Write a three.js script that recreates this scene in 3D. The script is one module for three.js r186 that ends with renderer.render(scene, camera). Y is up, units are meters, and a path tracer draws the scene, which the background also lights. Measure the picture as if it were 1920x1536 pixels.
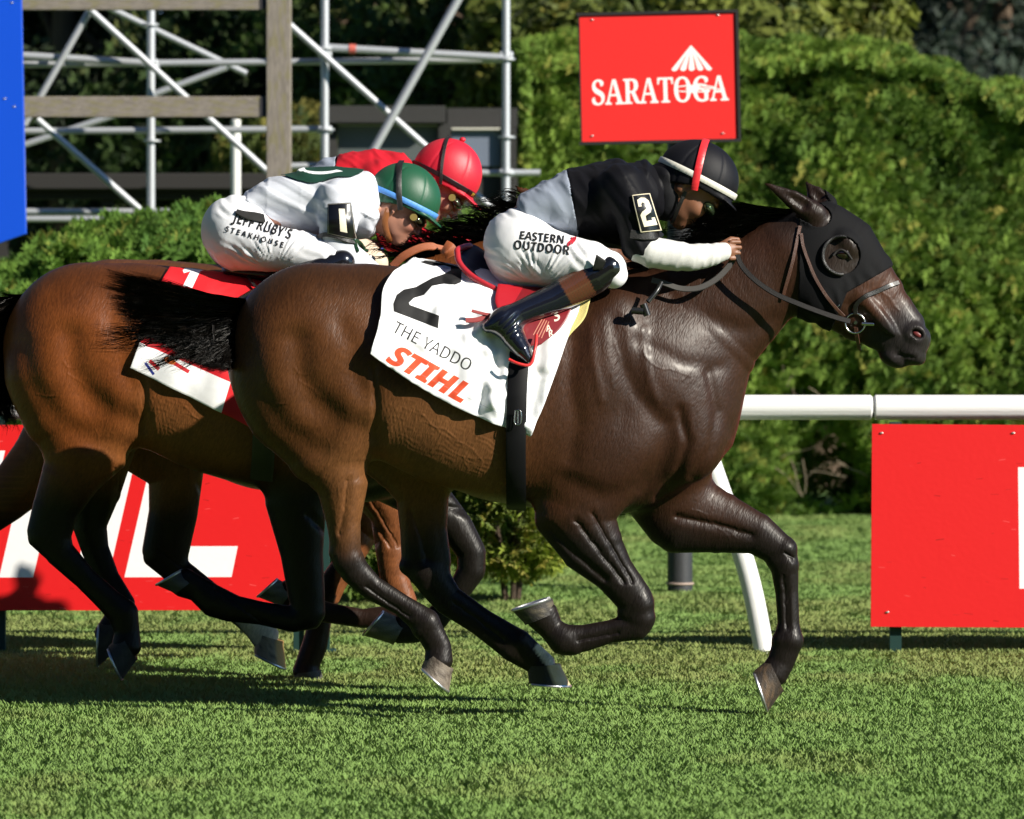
import * as THREE from 'three';
import { Sky } from 'three/addons/objects/Sky.js';
import { mergeGeometries, mergeVertices, toCreasedNormals } from 'three/addons/utils/BufferGeometryUtils.js';
import { RoundedBoxGeometry } from 'three/addons/geometries/RoundedBoxGeometry.js';

// ---------------------------------------------------------------- camera, sky, sun, exposure
const scene = new THREE.Scene();
const EYE_Y = 1.34, EYE_Z = 16, LENS = 8960;               // eye height and distance in metres; focal length in photo pixels
const camera = new THREE.PerspectiveCamera(2 * Math.atan(768 / LENS) * 180 / Math.PI, 1920 / 1536, 0.5, 500);
camera.position.set(0, EYE_Y, EYE_Z);
camera.lookAt(0, EYE_Y, 0);
camera.setViewOffset(1920, 1536, 0, 168, 1920, 1536);      // shifted lens: the horizon sits above the middle
camera.focus = 15.9; camera.userData.fStop = 5.6;

const renderer = new THREE.WebGLRenderer({ antialias: true });
renderer.setSize(1024, 819);
renderer.toneMapping = THREE.LinearToneMapping;
renderer.toneMappingExposure = 1.55;
renderer.shadowMap.enabled = true;

const SUN = new THREE.Vector3(1.2, 0.82, 0.83).normalize();
const sky = new Sky();
sky.name = 'sky'; sky.scale.setScalar(4000); sky.userData.kind = 'structure';
sky.material.uniforms.sunPosition.value.copy(SUN);
sky.material.uniforms.turbidity.value = 2.2;
sky.material.uniforms.rayleigh.value = 0.85;
sky.material.uniforms.mieCoefficient.value = 0.004;
scene.add(sky);
scene.environmentIntensity = 0.1;
const sun = new THREE.DirectionalLight(new THREE.Color(1.0, 0.93, 0.80), 5.0);
sun.name = 'sun';
sun.position.copy(SUN).multiplyScalar(40);
sun.castShadow = true; sun.shadow.mapSize.set(4096, 4096);
Object.assign(sun.shadow.camera, { left: -24, right: 24, top: 24, bottom: -24, near: 1, far: 120 });
scene.add(sun, sun.target);

// ---------------------------------------------------------------- small tools
function rng(seed) { let s = seed | 0; return () => { s = (s + 0x6d2b79f5) | 0; let t = Math.imul(s ^ (s >>> 15), 1 | s); t = (t + Math.imul(t ^ (t >>> 7), 61 | t)) ^ t; return ((t ^ (t >>> 14)) >>> 0) / 4294967296; }; }
function hash3(x, y, z) { let h = Math.imul(x, 374761393) ^ Math.imul(y, 668265263) ^ Math.imul(z, 2147483647 ^ 1274126177); h = Math.imul(h ^ (h >>> 13), 1274126177); return ((h ^ (h >>> 16)) >>> 0) / 4294967296; }
function noise3(x, y, z) {
  const X = Math.floor(x), Y = Math.floor(y), Z = Math.floor(z), s = (t) => t * t * (3 - 2 * t), u = s(x - X), v = s(y - Y), w = s(z - Z), L = (a, b, t) => a + (b - a) * t;
  return L(L(L(hash3(X, Y, Z), hash3(X + 1, Y, Z), u), L(hash3(X, Y + 1, Z), hash3(X + 1, Y + 1, Z), u), v), L(L(hash3(X, Y, Z + 1), hash3(X + 1, Y, Z + 1), u), L(hash3(X, Y + 1, Z + 1), hash3(X + 1, Y + 1, Z + 1), u), v), w);
}
function fbm(x, y, z, o = 4) { let a = 0.5, r = 0; for (let i = 0; i < o; i++) { r += a * noise3(x, y, z); x *= 2.03; y *= 2.03; z *= 2.03; a *= 0.5; } return r; }
const clamp = (x, a = 0, b = 1) => Math.min(b, Math.max(a, x));
const sstep = (a, b, x) => { const t = clamp((x - a) / (b - a)); return t * t * (3 - 2 * t); };
const mix = (a, b, t) => a + (b - a) * t;
const mix3 = (a, b, t) => [mix(a[0], b[0], t), mix(a[1], b[1], t), mix(a[2], b[2], t)];
const V = (x, y, z) => new THREE.Vector3(x, y, z);
const lin = (r, g, b) => new THREE.Color().setRGB(r, g, b);
// survey helper: where a point measured on the photograph stands, for a given distance plane z (metres)
const W = (px, py, z = 0) => V((px - 960) * (EYE_Z - z) / LENS, EYE_Y - (py - 600) * (EYE_Z - z) / LENS, z);
const M_PER_PX = (z) => (EYE_Z - z) / LENS;
const seg2 = (x, y, ax, ay, bx, by) => { const dx = bx - ax, dy = by - ay, t = clamp(((x - ax) * dx + (y - ay) * dy) / (dx * dx + dy * dy)); const qx = x - ax - dx * t, qy = y - ay - dy * t; return Math.sqrt(qx * qx + qy * qy); };
const polyDist = (x, y, pts) => { let d = 1e9; for (let i = 0; i + 1 < pts.length; i++) d = Math.min(d, seg2(x, y, ...pts[i], ...pts[i + 1])); return d; };

const taken = new Set();
function numbered(name) { if (!taken.has(name)) { taken.add(name); return name; } for (let i = 1; ; i++) { const n = name + '_' + String(i).padStart(3, '0'); if (!taken.has(n)) { taken.add(n); return n; } } }
function thing(name, label, category, [x, y, z] = [0, 0, 0], group, kind) {
  const o = new THREE.Group(); o.name = numbered(name); o.position.set(x, y, z); scene.add(o);
  o.userData = { label, category }; if (group) o.userData.group = group; if (kind) o.userData.kind = kind;
  return o;
}
// a mesh given in world coordinates, hung under a thing that stands at its own base
function part(name, geometry, material, parent, label) {
  const m = new THREE.Mesh(geometry, material); m.name = name; m.castShadow = m.receiveShadow = true;
  if (parent) { let p = parent, o = V(0, 0, 0); while (p && p !== scene) { o.add(p.position); p = p.parent; } m.position.copy(o).negate(); parent.add(m); } else scene.add(m);
  if (label) m.userData.label = label;
  return m;
}
function struct(name, geometry, material) { const m = part(numbered(name), geometry, material, null); m.userData.kind = 'structure'; return m; }

const std = (o) => new THREE.MeshStandardMaterial(o);
const phy = (o) => new THREE.MeshPhysicalMaterial(o);

// ---------------------------------------------------------------- textures
function noiseTex(size, fn, srgb = false) {
  const d = new Uint8Array(size * size * 4);
  for (let j = 0; j < size; j++) for (let i = 0; i < size; i++) { const c = fn(i / size, j / size), k = (j * size + i) * 4; d[k] = c[0] * 255; d[k + 1] = c[1] * 255; d[k + 2] = c[2] * 255; d[k + 3] = 255; }
  const t = new THREE.DataTexture(d, size, size); t.wrapS = t.wrapT = THREE.RepeatWrapping; t.magFilter = THREE.LinearFilter; t.minFilter = THREE.LinearMipmapLinearFilter; t.generateMipmaps = true;
  if (srgb) t.colorSpace = THREE.SRGBColorSpace; t.needsUpdate = true; return t;
}
const tiled = (x, y, n, s) => { // value noise that wraps over n cells
  const X = x * n, Y = y * n, i = Math.floor(X), j = Math.floor(Y), f = (t) => t * t * (3 - 2 * t), u = f(X - i), v = f(Y - j), h = (a, b) => hash3(((a % n) + n) % n, ((b % n) + n) % n, s);
  return mix(mix(h(i, j), h(i + 1, j), u), mix(h(i, j + 1), h(i + 1, j + 1), u), v);
};
const grainTex = noiseTex(256, (u, v) => { const g = 0.5 * tiled(u, v, 64, 3) + 0.3 * tiled(u, v, 16, 4) + 0.2 * tiled(u, v, 128, 5); return [g, g, g]; });
const weaveTex = noiseTex(256, (u, v) => { const g = 0.5 + 0.25 * Math.sin(u * 256 * Math.PI / 2) * Math.sin(v * 256 * Math.PI / 2) + 0.25 * (tiled(u, v, 96, 8) - 0.5); return [g, g, g]; });
function canvasTex(w, h, draw) { const c = document.createElement('canvas'); c.width = w; c.height = h; const g = c.getContext('2d'); draw(g, w, h); const t = new THREE.CanvasTexture(c); t.colorSpace = THREE.SRGBColorSpace; t.anisotropy = 4; return t; }
const rep = (t, x, y) => { const c = t.clone(); c.repeat.set(x, y); c.needsUpdate = true; return c; };

// ---------------------------------------------------------------- distance-field modelling
// a field is a list of groups joined by smooth minimum; a group is a set of tapered elliptic bones and ellipsoids
class Field {
  constructor() { this.groups = []; }
  bones(list, k = 0.04, op = 1) {               // list: [A, B, ra, rb, sa, sb, cap]; r lies across the bone in the x-y plane, s across it in depth
    const g = { k, op, p: [] };
    for (const [A, B, ra, rb, sa, sb, cap = 1] of list) {
      const u = B.clone().sub(A), len = Math.max(u.length(), 1e-6); u.divideScalar(len);
      const w = V(0, 0, 1).addScaledVector(u, -u.z); if (w.lengthSq() < 1e-4) w.set(0, 1, 0); w.normalize(); const v = w.clone().cross(u).normalize();
      const R = Math.max(ra, rb, sa, sb), c = A.clone().add(B).multiplyScalar(0.5);
      g.p.push({ t: 0, A, u, v, w, len, ra, rb, sa, sb, cap, c, br: len / 2 + R });
    }
    this.close(g); return this;
  }
  ball(c, rx, ry, rz, ang = 0, k = 0.04, op = 1, yaw = 0) { // ellipsoid turned by ang about z, then yaw about its own up axis
    const u = V(Math.cos(ang), Math.sin(ang), 0), v = V(-Math.sin(ang), Math.cos(ang), 0), w = V(0, 0, 1);
    if (yaw) { const u2 = u.clone().multiplyScalar(Math.cos(yaw)).addScaledVector(w, Math.sin(yaw)), w2 = w.clone().multiplyScalar(Math.cos(yaw)).addScaledVector(u, -Math.sin(yaw)); u.copy(u2); w.copy(w2); }
    const g = { k, op, p: [{ t: 1, A: c, u, v, w, rx, ry, rz, c, br: Math.max(rx, ry, rz) }] };
    this.close(g); return this;
  }
  close(g) { const b = new THREE.Box3(); for (const p of g.p) { b.expandByPoint(p.c.clone().addScalar(p.br)); b.expandByPoint(p.c.clone().addScalar(-p.br)); } g.c = b.getCenter(V()); g.br = 0; for (const p of g.p) g.br = Math.max(g.br, g.c.distanceTo(p.c) + p.br); g.box = b; this.groups.push(g); }
  box() { const b = new THREE.Box3(); for (const g of this.groups) if (g.op > 0) b.union(g.box); return b; }
  pack() {
    this.n = this.groups.length;
    for (const g of this.groups) { const q = g.q = new Float64Array(g.p.length * 24); g.p.forEach((p, i) => { q.set([p.t, p.A.x, p.A.y, p.A.z, p.u.x, p.u.y, p.u.z, p.v.x, p.v.y, p.v.z, p.w.x, p.w.y, p.w.z, p.t ? p.rx : p.len, p.t ? p.ry : p.ra, p.t ? p.rz : p.rb, p.sa || 0, p.sb || 0, p.cap || 1, p.c.x, p.c.y, p.c.z, p.br], i * 24); }); g.cx = g.c.x; g.cy = g.c.y; g.cz = g.c.z; }
  }
  near(x, y, z, r) {                             // the groups and bones that can matter within r of a point
    if (this.n !== this.groups.length) this.pack();
    const d = this.at(x, y, z), out = [];
    for (const g of this.groups) {
      const q = g.q, keep = [], lim = g.op > 0 ? Math.max(d, 0) + g.k * 1.5 + 2 * r : g.k * 1.5 + r;
      for (let i = 0; i < q.length; i += 24) { const a = x - q[i + 19], b = y - q[i + 20], c = z - q[i + 21]; if (Math.sqrt(a * a + b * b + c * c) - q[i + 22] < lim) for (let j = 0; j < 24; j++) keep.push(q[i + j]); }
      if (keep.length) out.push({ k: g.k, op: g.op, cx: g.cx, cy: g.cy, cz: g.cz, br: g.br, q: Float64Array.from(keep) });
    }
    return out;
  }
  at(x, y, z, list) {
    if (this.n !== this.groups.length) this.pack();
    const gs = list || this.groups; let d = 1e3;
    for (let gi = 0; gi < gs.length; gi++) {
      const g = gs[gi], gx = x - g.cx, gy = y - g.cy, gz = z - g.cz, gl = Math.sqrt(gx * gx + gy * gy + gz * gz) - g.br, lim = g.op > 0 ? d + g.k : g.k;
      if (gl > lim) continue;
      let e = 1e3; const q = g.q;
      for (let i = 0; i < q.length; i += 24) {
        const ax = x - q[i + 19], ay = y - q[i + 20], az = z - q[i + 21], cl = Math.sqrt(ax * ax + ay * ay + az * az) - q[i + 22];
        if (cl > e || cl > lim) continue;
        const dx = x - q[i + 1], dy = y - q[i + 2], dz = z - q[i + 3];
        let U = dx * q[i + 4] + dy * q[i + 5] + dz * q[i + 6], X = dx * q[i + 7] + dy * q[i + 8] + dz * q[i + 9], Z = dx * q[i + 10] + dy * q[i + 11] + dz * q[i + 12], rx, ry, rz;
        if (q[i] === 0) { const len = q[i + 13], t = U < 0 ? 0 : U > len ? 1 : U / len; U -= t * len; ry = q[i + 14] + (q[i + 15] - q[i + 14]) * t; rz = q[i + 16] + (q[i + 17] - q[i + 16]) * t; rx = ry * q[i + 18]; } else { rx = q[i + 13]; ry = q[i + 14]; rz = q[i + 15]; }
        U /= rx; X /= ry; Z /= rz;
        const k0 = Math.sqrt(U * U + X * X + Z * Z); U /= rx; X /= ry; Z /= rz;
        const k1 = Math.sqrt(U * U + X * X + Z * Z), f = k1 < 1e-9 ? -Math.min(rx, ry, rz) : k0 * (k0 - 1) / k1;
        if (f < e) e = f;
      }
      if (g.op > 0) { const h = Math.max(g.k - Math.abs(d - e), 0) / g.k; d = Math.min(d, e) - h * h * g.k * 0.25; }
      else { const n = -e, h = Math.max(g.k - Math.abs(d - n), 0) / g.k; d = Math.max(d, n) + h * h * g.k * 0.25; }
    }
    return d;
  }
  local(x, y, z) {                               // the distance, with the bones that matter remembered per block of space
    const c = 0.14, i = Math.floor(x / c), j = Math.floor(y / c), k = Math.floor(z / c), key = (i + 200) * 160000 + (j + 200) * 400 + k + 200; this.seen ??= new Map();
    let l = this.seen.get(key); if (!l) { l = this.near((i + 0.5) * c, (j + 0.5) * c, (k + 0.5) * c, 0.13); this.seen.set(key, l); }
    return this.at(x, y, z, l);
  }
  hit(x, y, z0, z1) {                            // first surface along -z from z0; null if none
    for (let z = z0; z > z1; ) { const d = this.local(x, y, z); if (d < 0.0008) return z; z -= Math.max(0.0015, Math.min(d * 0.6, 0.05)); }
    return null;
  }
  normal(p, e = 0.004) { const f = (a, b, c) => this.local(p.x + a, p.y + b, p.z + c); return V(f(e, 0, 0) - f(-e, 0, 0), f(0, e, 0) - f(0, -e, 0), f(0, 0, e) - f(0, 0, -e)).normalize(); }
}
// surface nets over a field; fn(x, y, z) gives the distance
function netMesh(field, cell, { color, shape, box, pad = 0.03, fn, clip, smooth = true } = {}) {
  const b = (box || field.box()).clone().expandByScalar(pad), BIG = 24, lists = new Map();
  const nx = Math.ceil((b.max.x - b.min.x) / cell) + 1, ny = Math.ceil((b.max.y - b.min.y) / cell) + 1, nz = Math.ceil((b.max.z - b.min.z) / cell) + 1, bx = Math.ceil(nx / BIG) + 1, by = Math.ceil(ny / BIG) + 1;
  const half = BIG * cell * 0.9;
  const f0 = fn || ((x, y, z) => {
    const i = Math.max(0, Math.floor((x - b.min.x) / cell / BIG)), j = Math.max(0, Math.floor((y - b.min.y) / cell / BIG)), k = Math.max(0, Math.floor((z - b.min.z) / cell / BIG)), key = i + bx * (j + by * k);
    let l = lists.get(key); if (!l) { l = field.near(b.min.x + (i + 0.5) * BIG * cell, b.min.y + (j + 0.5) * BIG * cell, b.min.z + (k + 0.5) * BIG * cell, half + cell * 2); lists.set(key, l); }
    return field.at(x, y, z, l);
  }), f = clip ? (x, y, z) => Math.max(f0(x, y, z), clip(x, y, z)) : f0;
  const D = new Float32Array(nx * ny * nz), B = 6, X = (i) => b.min.x + i * cell, Y = (j) => b.min.y + j * cell, Z = (k) => b.min.z + k * cell;
  for (let k = 0; k < nz; k += B) for (let j = 0; j < ny; j += B) for (let i = 0; i < nx; i += B) {
    const d = f(X(i + 2.5), Y(j + 2.5), Z(k + 2.5)), far = Math.abs(d) > 3.1 * 1.75 * cell * 1.5 + 0.004;
    for (let c = k; c < Math.min(k + B, nz); c++) for (let e = j; e < Math.min(j + B, ny); e++) for (let a = i; a < Math.min(i + B, nx); a++) D[a + nx * (e + ny * c)] = far ? d : f(X(a), Y(e), Z(c));
  }
  const id = new Int32Array(nx * ny * nz).fill(-1), pos = [], idx = [], S = [1, nx, nx * ny];
  const corner = [0, 1, nx, nx + 1, nx * ny, nx * ny + 1, nx * ny + nx, nx * ny + nx + 1];
  const E = [[0, 1], [2, 3], [4, 5], [6, 7], [0, 2], [1, 3], [4, 6], [5, 7], [0, 4], [1, 5], [2, 6], [3, 7]];
  for (let k = 0; k < nz - 1; k++) for (let j = 0; j < ny - 1; j++) for (let i = 0; i < nx - 1; i++) {
    const o = i + nx * (j + ny * k); let m = 0; for (let c = 0; c < 8; c++) if (D[o + corner[c]] < 0) m |= 1 << c;
    if (m === 0 || m === 255) continue;
    let x = 0, y = 0, z = 0, n = 0;
    for (const [p, q] of E) { const a = D[o + corner[p]], c = D[o + corner[q]]; if ((a < 0) === (c < 0)) continue; const t = a / (a - c); x += (p & 1) + ((q & 1) - (p & 1)) * t; y += ((p >> 1) & 1) + (((q >> 1) & 1) - ((p >> 1) & 1)) * t; z += ((p >> 2) & 1) + (((q >> 2) & 1) - ((p >> 2) & 1)) * t; n++; }
    id[o] = pos.length / 3; pos.push(X(i + x / n), Y(j + y / n), Z(k + z / n));
  }
  for (let k = 1; k < nz - 1; k++) for (let j = 1; j < ny - 1; j++) for (let i = 1; i < nx - 1; i++) {
    const o = i + nx * (j + ny * k);
    for (let a = 0; a < 3; a++) {
      const inA = D[o] < 0, inB = D[o + S[a]] < 0; if (inA === inB) continue;
      const s1 = S[(a + 1) % 3], s2 = S[(a + 2) % 3], q = [id[o], id[o - s1], id[o - s1 - s2], id[o - s2]];
      if (q.some((v) => v < 0)) continue;
      if (inA) idx.push(q[0], q[1], q[2], q[0], q[2], q[3]); else idx.push(q[0], q[2], q[1], q[0], q[3], q[2]);
    }
  }
  const n = pos.length / 3, nor = new Float32Array(n * 3), P = new Float32Array(pos), col = color ? new Float32Array(n * 3) : null, uv = new Float32Array(n * 2), h = cell * 0.6;
  for (let i = 0; i < n; i++) {
    let x = P[3 * i], y = P[3 * i + 1], z = P[3 * i + 2];
    let gx = f(x + h, y, z) - f(x - h, y, z), gy = f(x, y + h, z) - f(x, y - h, z), gz = f(x, y, z + h) - f(x, y, z - h), l = Math.hypot(gx, gy, gz) || 1;
    if (smooth) { const d = clamp(f(x, y, z) / (l / (2 * h)), -cell, cell); x -= gx / l * d; y -= gy / l * d; z -= gz / l * d; }
    gx /= l; gy /= l; gz /= l;
    if (shape) { const s = shape(x, y, z, gx, gy, gz); x += gx * s; y += gy * s; z += gz * s; }
    P[3 * i] = x; P[3 * i + 1] = y; P[3 * i + 2] = z; nor[3 * i] = gx; nor[3 * i + 1] = gy; nor[3 * i + 2] = gz;
    uv[2 * i] = x + 0.35 * z; uv[2 * i + 1] = y + 0.5 * z;
    if (col) { const c = color(x, y, z, gx, gy, gz); col[3 * i] = c[0]; col[3 * i + 1] = c[1]; col[3 * i + 2] = c[2]; }
  }
  const g = new THREE.BufferGeometry();
  g.setAttribute('position', new THREE.BufferAttribute(P, 3)); g.setAttribute('normal', new THREE.BufferAttribute(nor, 3)); g.setAttribute('uv', new THREE.BufferAttribute(uv, 2));
  if (col) g.setAttribute('color', new THREE.BufferAttribute(col, 3));
  g.setIndex(idx); if (shape) g.computeVertexNormals();
  return g;
}
// stations measured as two outline points each -> bones. st: [x1, y1, x2, y2, z, depthRadius]
function chain(st, zc = 0, cap = 1, map) {
  const js = st.map(([x1, y1, x2, y2, z, s]) => { if (map) { [x1, y1] = map(x1, y1); [x2, y2] = map(x2, y2); } const a = W(x1, y1, zc + z), b = W(x2, y2, zc + z); return { c: a.clone().add(b).multiplyScalar(0.5), r: a.distanceTo(b) / 2, s }; });
  const out = []; for (let i = 0; i + 1 < js.length; i++) out.push([js[i].c, js[i + 1].c, js[i].r, js[i + 1].r, js[i].s, js[i + 1].s, cap]);
  return out;
}
// the same from centre + half width in photo pixels: [cx, cy, r, z, depthRadius?]
function limb(st, zc = 0, cap = 1, map) {
  const js = st.map(([x, y, r, z, s]) => { if (map) [x, y] = map(x, y); const R = r * M_PER_PX(zc + z) * (map ? map.k : 1); return { c: W(x, y, zc + z), r: R, s: s ?? R }; });
  const out = []; for (let i = 0; i + 1 < js.length; i++) out.push([js[i].c, js[i + 1].c, js[i].r, js[i + 1].r, js[i].s, js[i + 1].s, cap]);
  return out;
}
// ---------------------------------------------------------------- sheets, straps, tubes, hair
function gridGeo(nu, nv, fn, closed = false) { // fn(u, v) -> {p, uv}
  const pos = [], uv = [], idx = [];
  for (let j = 0; j <= nv; j++) for (let i = 0; i <= nu; i++) { const r = fn(i / nu, j / nv); pos.push(r.p.x, r.p.y, r.p.z); uv.push(r.uv ? r.uv[0] : i / nu, r.uv ? r.uv[1] : j / nv); }
  for (let j = 0; j < nv; j++) for (let i = 0; i < nu; i++) { const a = j * (nu + 1) + i, b = a + 1, c = a + nu + 1, d = c + 1; idx.push(a, b, d, a, d, c); }
  const g = new THREE.BufferGeometry(); g.setAttribute('position', new THREE.Float32BufferAttribute(pos, 3)); g.setAttribute('uv', new THREE.Float32BufferAttribute(uv, 2)); g.setIndex(idx); g.computeVertexNormals(); return g;
}
// gives a sheet a thickness: a copy of it set back along its normals, and a rim
function thicken(g, t, nu, nv) {
  const p = g.attributes.position, n = g.attributes.normal, u = g.attributes.uv, N = p.count, pos = [], uv = [], idx = [];
  for (let i = 0; i < N; i++) { pos.push(p.getX(i), p.getY(i), p.getZ(i)); uv.push(u.getX(i), u.getY(i)); }
  for (let i = 0; i < N; i++) { pos.push(p.getX(i) - n.getX(i) * t, p.getY(i) - n.getY(i) * t, p.getZ(i) - n.getZ(i) * t); uv.push(u.getX(i), u.getY(i)); }
  const ix = g.index.array; for (let i = 0; i < ix.length; i += 3) { idx.push(ix[i], ix[i + 1], ix[i + 2], ix[i] + N, ix[i + 2] + N, ix[i + 1] + N); }
  const at = (i, j) => j * (nu + 1) + i, rim = [];
  for (let i = 0; i < nu; i++) { rim.push([at(i + 1, 0), at(i, 0)], [at(i, nv), at(i + 1, nv)]); }
  for (let j = 0; j < nv; j++) { rim.push([at(0, j), at(0, j + 1)], [at(nu, j + 1), at(nu, j)]); }
  for (const [a, b] of rim) idx.push(a, b, b + N, a, b + N, a + N);
  const o = new THREE.BufferGeometry(); o.setAttribute('position', new THREE.Float32BufferAttribute(pos, 3)); o.setAttribute('uv', new THREE.Float32BufferAttribute(uv, 2)); o.setIndex(idx); o.computeVertexNormals(); return o;
}
// flat strap of given width and thickness along points; side: direction across the width at each point (or one for all), defaults to lying flat against `out` normals
function strap(pts, width, thick, outs) {
  const curve = new THREE.CatmullRomCurve3(pts, false, 'centripetal'), n = Math.max(8, pts.length * 6), pos = [], uv = [], idx = [], N = outs ? new THREE.CatmullRomCurve3(outs, false, 'centripetal') : null;
  let L = 0, last = null;
  for (let i = 0; i <= n; i++) {
    const t = i / n, p = curve.getPoint(t), d = curve.getTangent(t), o = N ? N.getPoint(t).normalize() : V(0, 0, 1); o.addScaledVector(d, -o.dot(d)).normalize(); const s = d.clone().cross(o).normalize(); if (last) L += last.distanceTo(p); last = p;
    const wd = (typeof width === 'function' ? width(t) : width) / 2;
    const cs = [[-1, 0], [-0.8, 1], [0.8, 1], [1, 0], [0.8, -1], [-0.8, -1]];
    for (let c = 0; c < 6; c++) { const q = p.clone().addScaledVector(s, cs[c][0] * wd).addScaledVector(o, cs[c][1] * thick / 2); pos.push(q.x, q.y, q.z); uv.push(L, c / 6); }
    if (i) for (let c = 0; c < 6; c++) { const a = (i - 1) * 6 + c, b = (i - 1) * 6 + (c + 1) % 6; idx.push(a, b, b + 6, a, b + 6, a + 6); }
  }
  for (const base of [0, n * 6]) for (let c = 1; c < 5; c++) base ? idx.push(base, base + c, base + c + 1) : idx.push(base, base + c + 1, base + c);
  const g = new THREE.BufferGeometry(); g.setAttribute('position', new THREE.Float32BufferAttribute(pos, 3)); g.setAttribute('uv', new THREE.Float32BufferAttribute(uv, 2)); g.setIndex(idx); return toCreasedNormals(g, 0.7);
}
function tube(pts, r, seg = 0, sides = 10) { return new THREE.TubeGeometry(new THREE.CatmullRomCurve3(pts, false, 'centripetal'), seg || pts.length * 6, r, sides, false); }
function rod(a, b, r, sides = 14) { const d = b.clone().sub(a), g = new THREE.CylinderGeometry(r, r, d.length(), sides); g.applyQuaternion(new THREE.Quaternion().setFromUnitVectors(V(0, 1, 0), d.clone().normalize())); g.translate((a.x + b.x) / 2, (a.y + b.y) / 2, (a.z + b.z) / 2); return g; }
const joined = (list) => mergeGeometries(list.map((g) => { const o = g.index ? g.toNonIndexed() : g; for (const k of Object.keys(o.attributes)) if (!['position', 'normal', 'uv'].includes(k)) o.deleteAttribute(k); return o; }));
// locks of hair: each path is tapered three-sided
function hairGeo(paths) { // paths: {pts: Vector3[], r}
  const pos = [], nor = [], idx = [];
  for (const { pts, r } of paths) {
    const c = new THREE.CatmullRomCurve3(pts, false, 'centripetal'), n = 7, base = pos.length / 3;
    for (let i = 0; i <= n; i++) {
      const t = i / n, p = c.getPoint(t), d = c.getTangent(t), s = d.clone().cross(V(0.13, 0.2, 1)).normalize(), o = s.clone().cross(d), R = r * (1 - Math.pow(t, 2.2) * 0.93);
      for (let k = 0; k < 3; k++) { const a = k * 2.0944, q = s.clone().multiplyScalar(Math.cos(a)).addScaledVector(o, Math.sin(a)); pos.push(p.x + q.x * R, p.y + q.y * R, p.z + q.z * R); nor.push(q.x, q.y, q.z); }
      if (i) for (let k = 0; k < 3; k++) { const a = base + (i - 1) * 3 + k, b = base + (i - 1) * 3 + (k + 1) % 3; idx.push(a, b, b + 3, a, b + 3, a + 3); }
    }
  }
  const g = new THREE.BufferGeometry(); g.setAttribute('position', new THREE.Float32BufferAttribute(pos, 3)); g.setAttribute('normal', new THREE.Float32BufferAttribute(nor, 3)); g.setIndex(idx); return g;
}
// a rectangle of cloth or print laid against a field from the +z side. quad: four corners (top left, top right, bottom right, bottom left) as [x, y] metres
function patchOn(field, quad, off, nu, nv, zTop, zLow, wave) {
  const [a, b, c, d] = quad; let last = null;
  return gridGeo(nu, nv, (u, vUp) => { const v = 1 - vUp;
    const x = mix(mix(a[0], b[0], u), mix(d[0], c[0], u), v), y = mix(mix(a[1], b[1], u), mix(d[1], c[1], u), v);
    let z = field.hit(x, y, zTop, zLow); if (z === null) z = last ?? (zTop + zLow) / 2; last = z;
    const n = field.normal(V(x, y, z)), q = V(x, y, z).addScaledVector(n, off + (wave ? wave(x, y, z) : 0)); return { p: q, uv: [u, 1 - v] };
  });
}
const xy = (px, py, z) => { const p = W(px, py, z); return [p.x, p.y]; };
const pxOf = (x, y, z) => { const s = LENS / (EYE_Z - z); return [960 + x * s, 600 + (EYE_Y - y) * s]; };

// ---------------------------------------------------------------- horses
const VEINS = [[[1160, 612], [1150, 640], [1158, 668], [1144, 700], [1150, 730]], [[1642, 556], [1660, 578], [1668, 604], [1686, 632]], [[1650, 548], [1668, 562], [1684, 584]], [[790, 770], [820, 800], [838, 804], [870, 832]]];
// relief of hair, veins and loose skin, mapped by side position on the body (pixels of the nearest horse)
const HIDE = [400, 330, 1790, 1350];
const WRINKLES = (x, y) => {
  let s = 0; const n = noise3(x / 26, y / 26, 3), n2 = noise3(x / 9, y / 9, 7);
  const A = sstep(694, 708, x) * sstep(800, 735, x) * sstep(670, 700, y) * sstep(880, 820, y); if (A > 0) s += A * (0.5 + 0.5 * Math.sin((x - 0.18 * (y - 760) + 5 * n) * 0.80)) * (0.35 + 0.65 * n2);
  const cy = 800 + 0.42 * (x - 790), B = sstep(715, 770, x) * sstep(985, 930, x) * sstep(1, 0.5, Math.abs(y - cy) / 92); if (B > 0) s += 0.8 * B * (0.5 + 0.5 * Math.sin((y - 0.45 * x + 13 * n) * 0.62)) * sstep(0.25, 0.75, noise3(x / 18, y / 7, 11));
  const C = Math.max(0, 1 - Math.hypot((x - 690) / 34, (y - 800) / 90)); s += C * (0.5 + 0.5 * Math.sin((x + 0.5 * y) * 0.55 + 4 * n)) * 0.4;
  return s;
};
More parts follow.
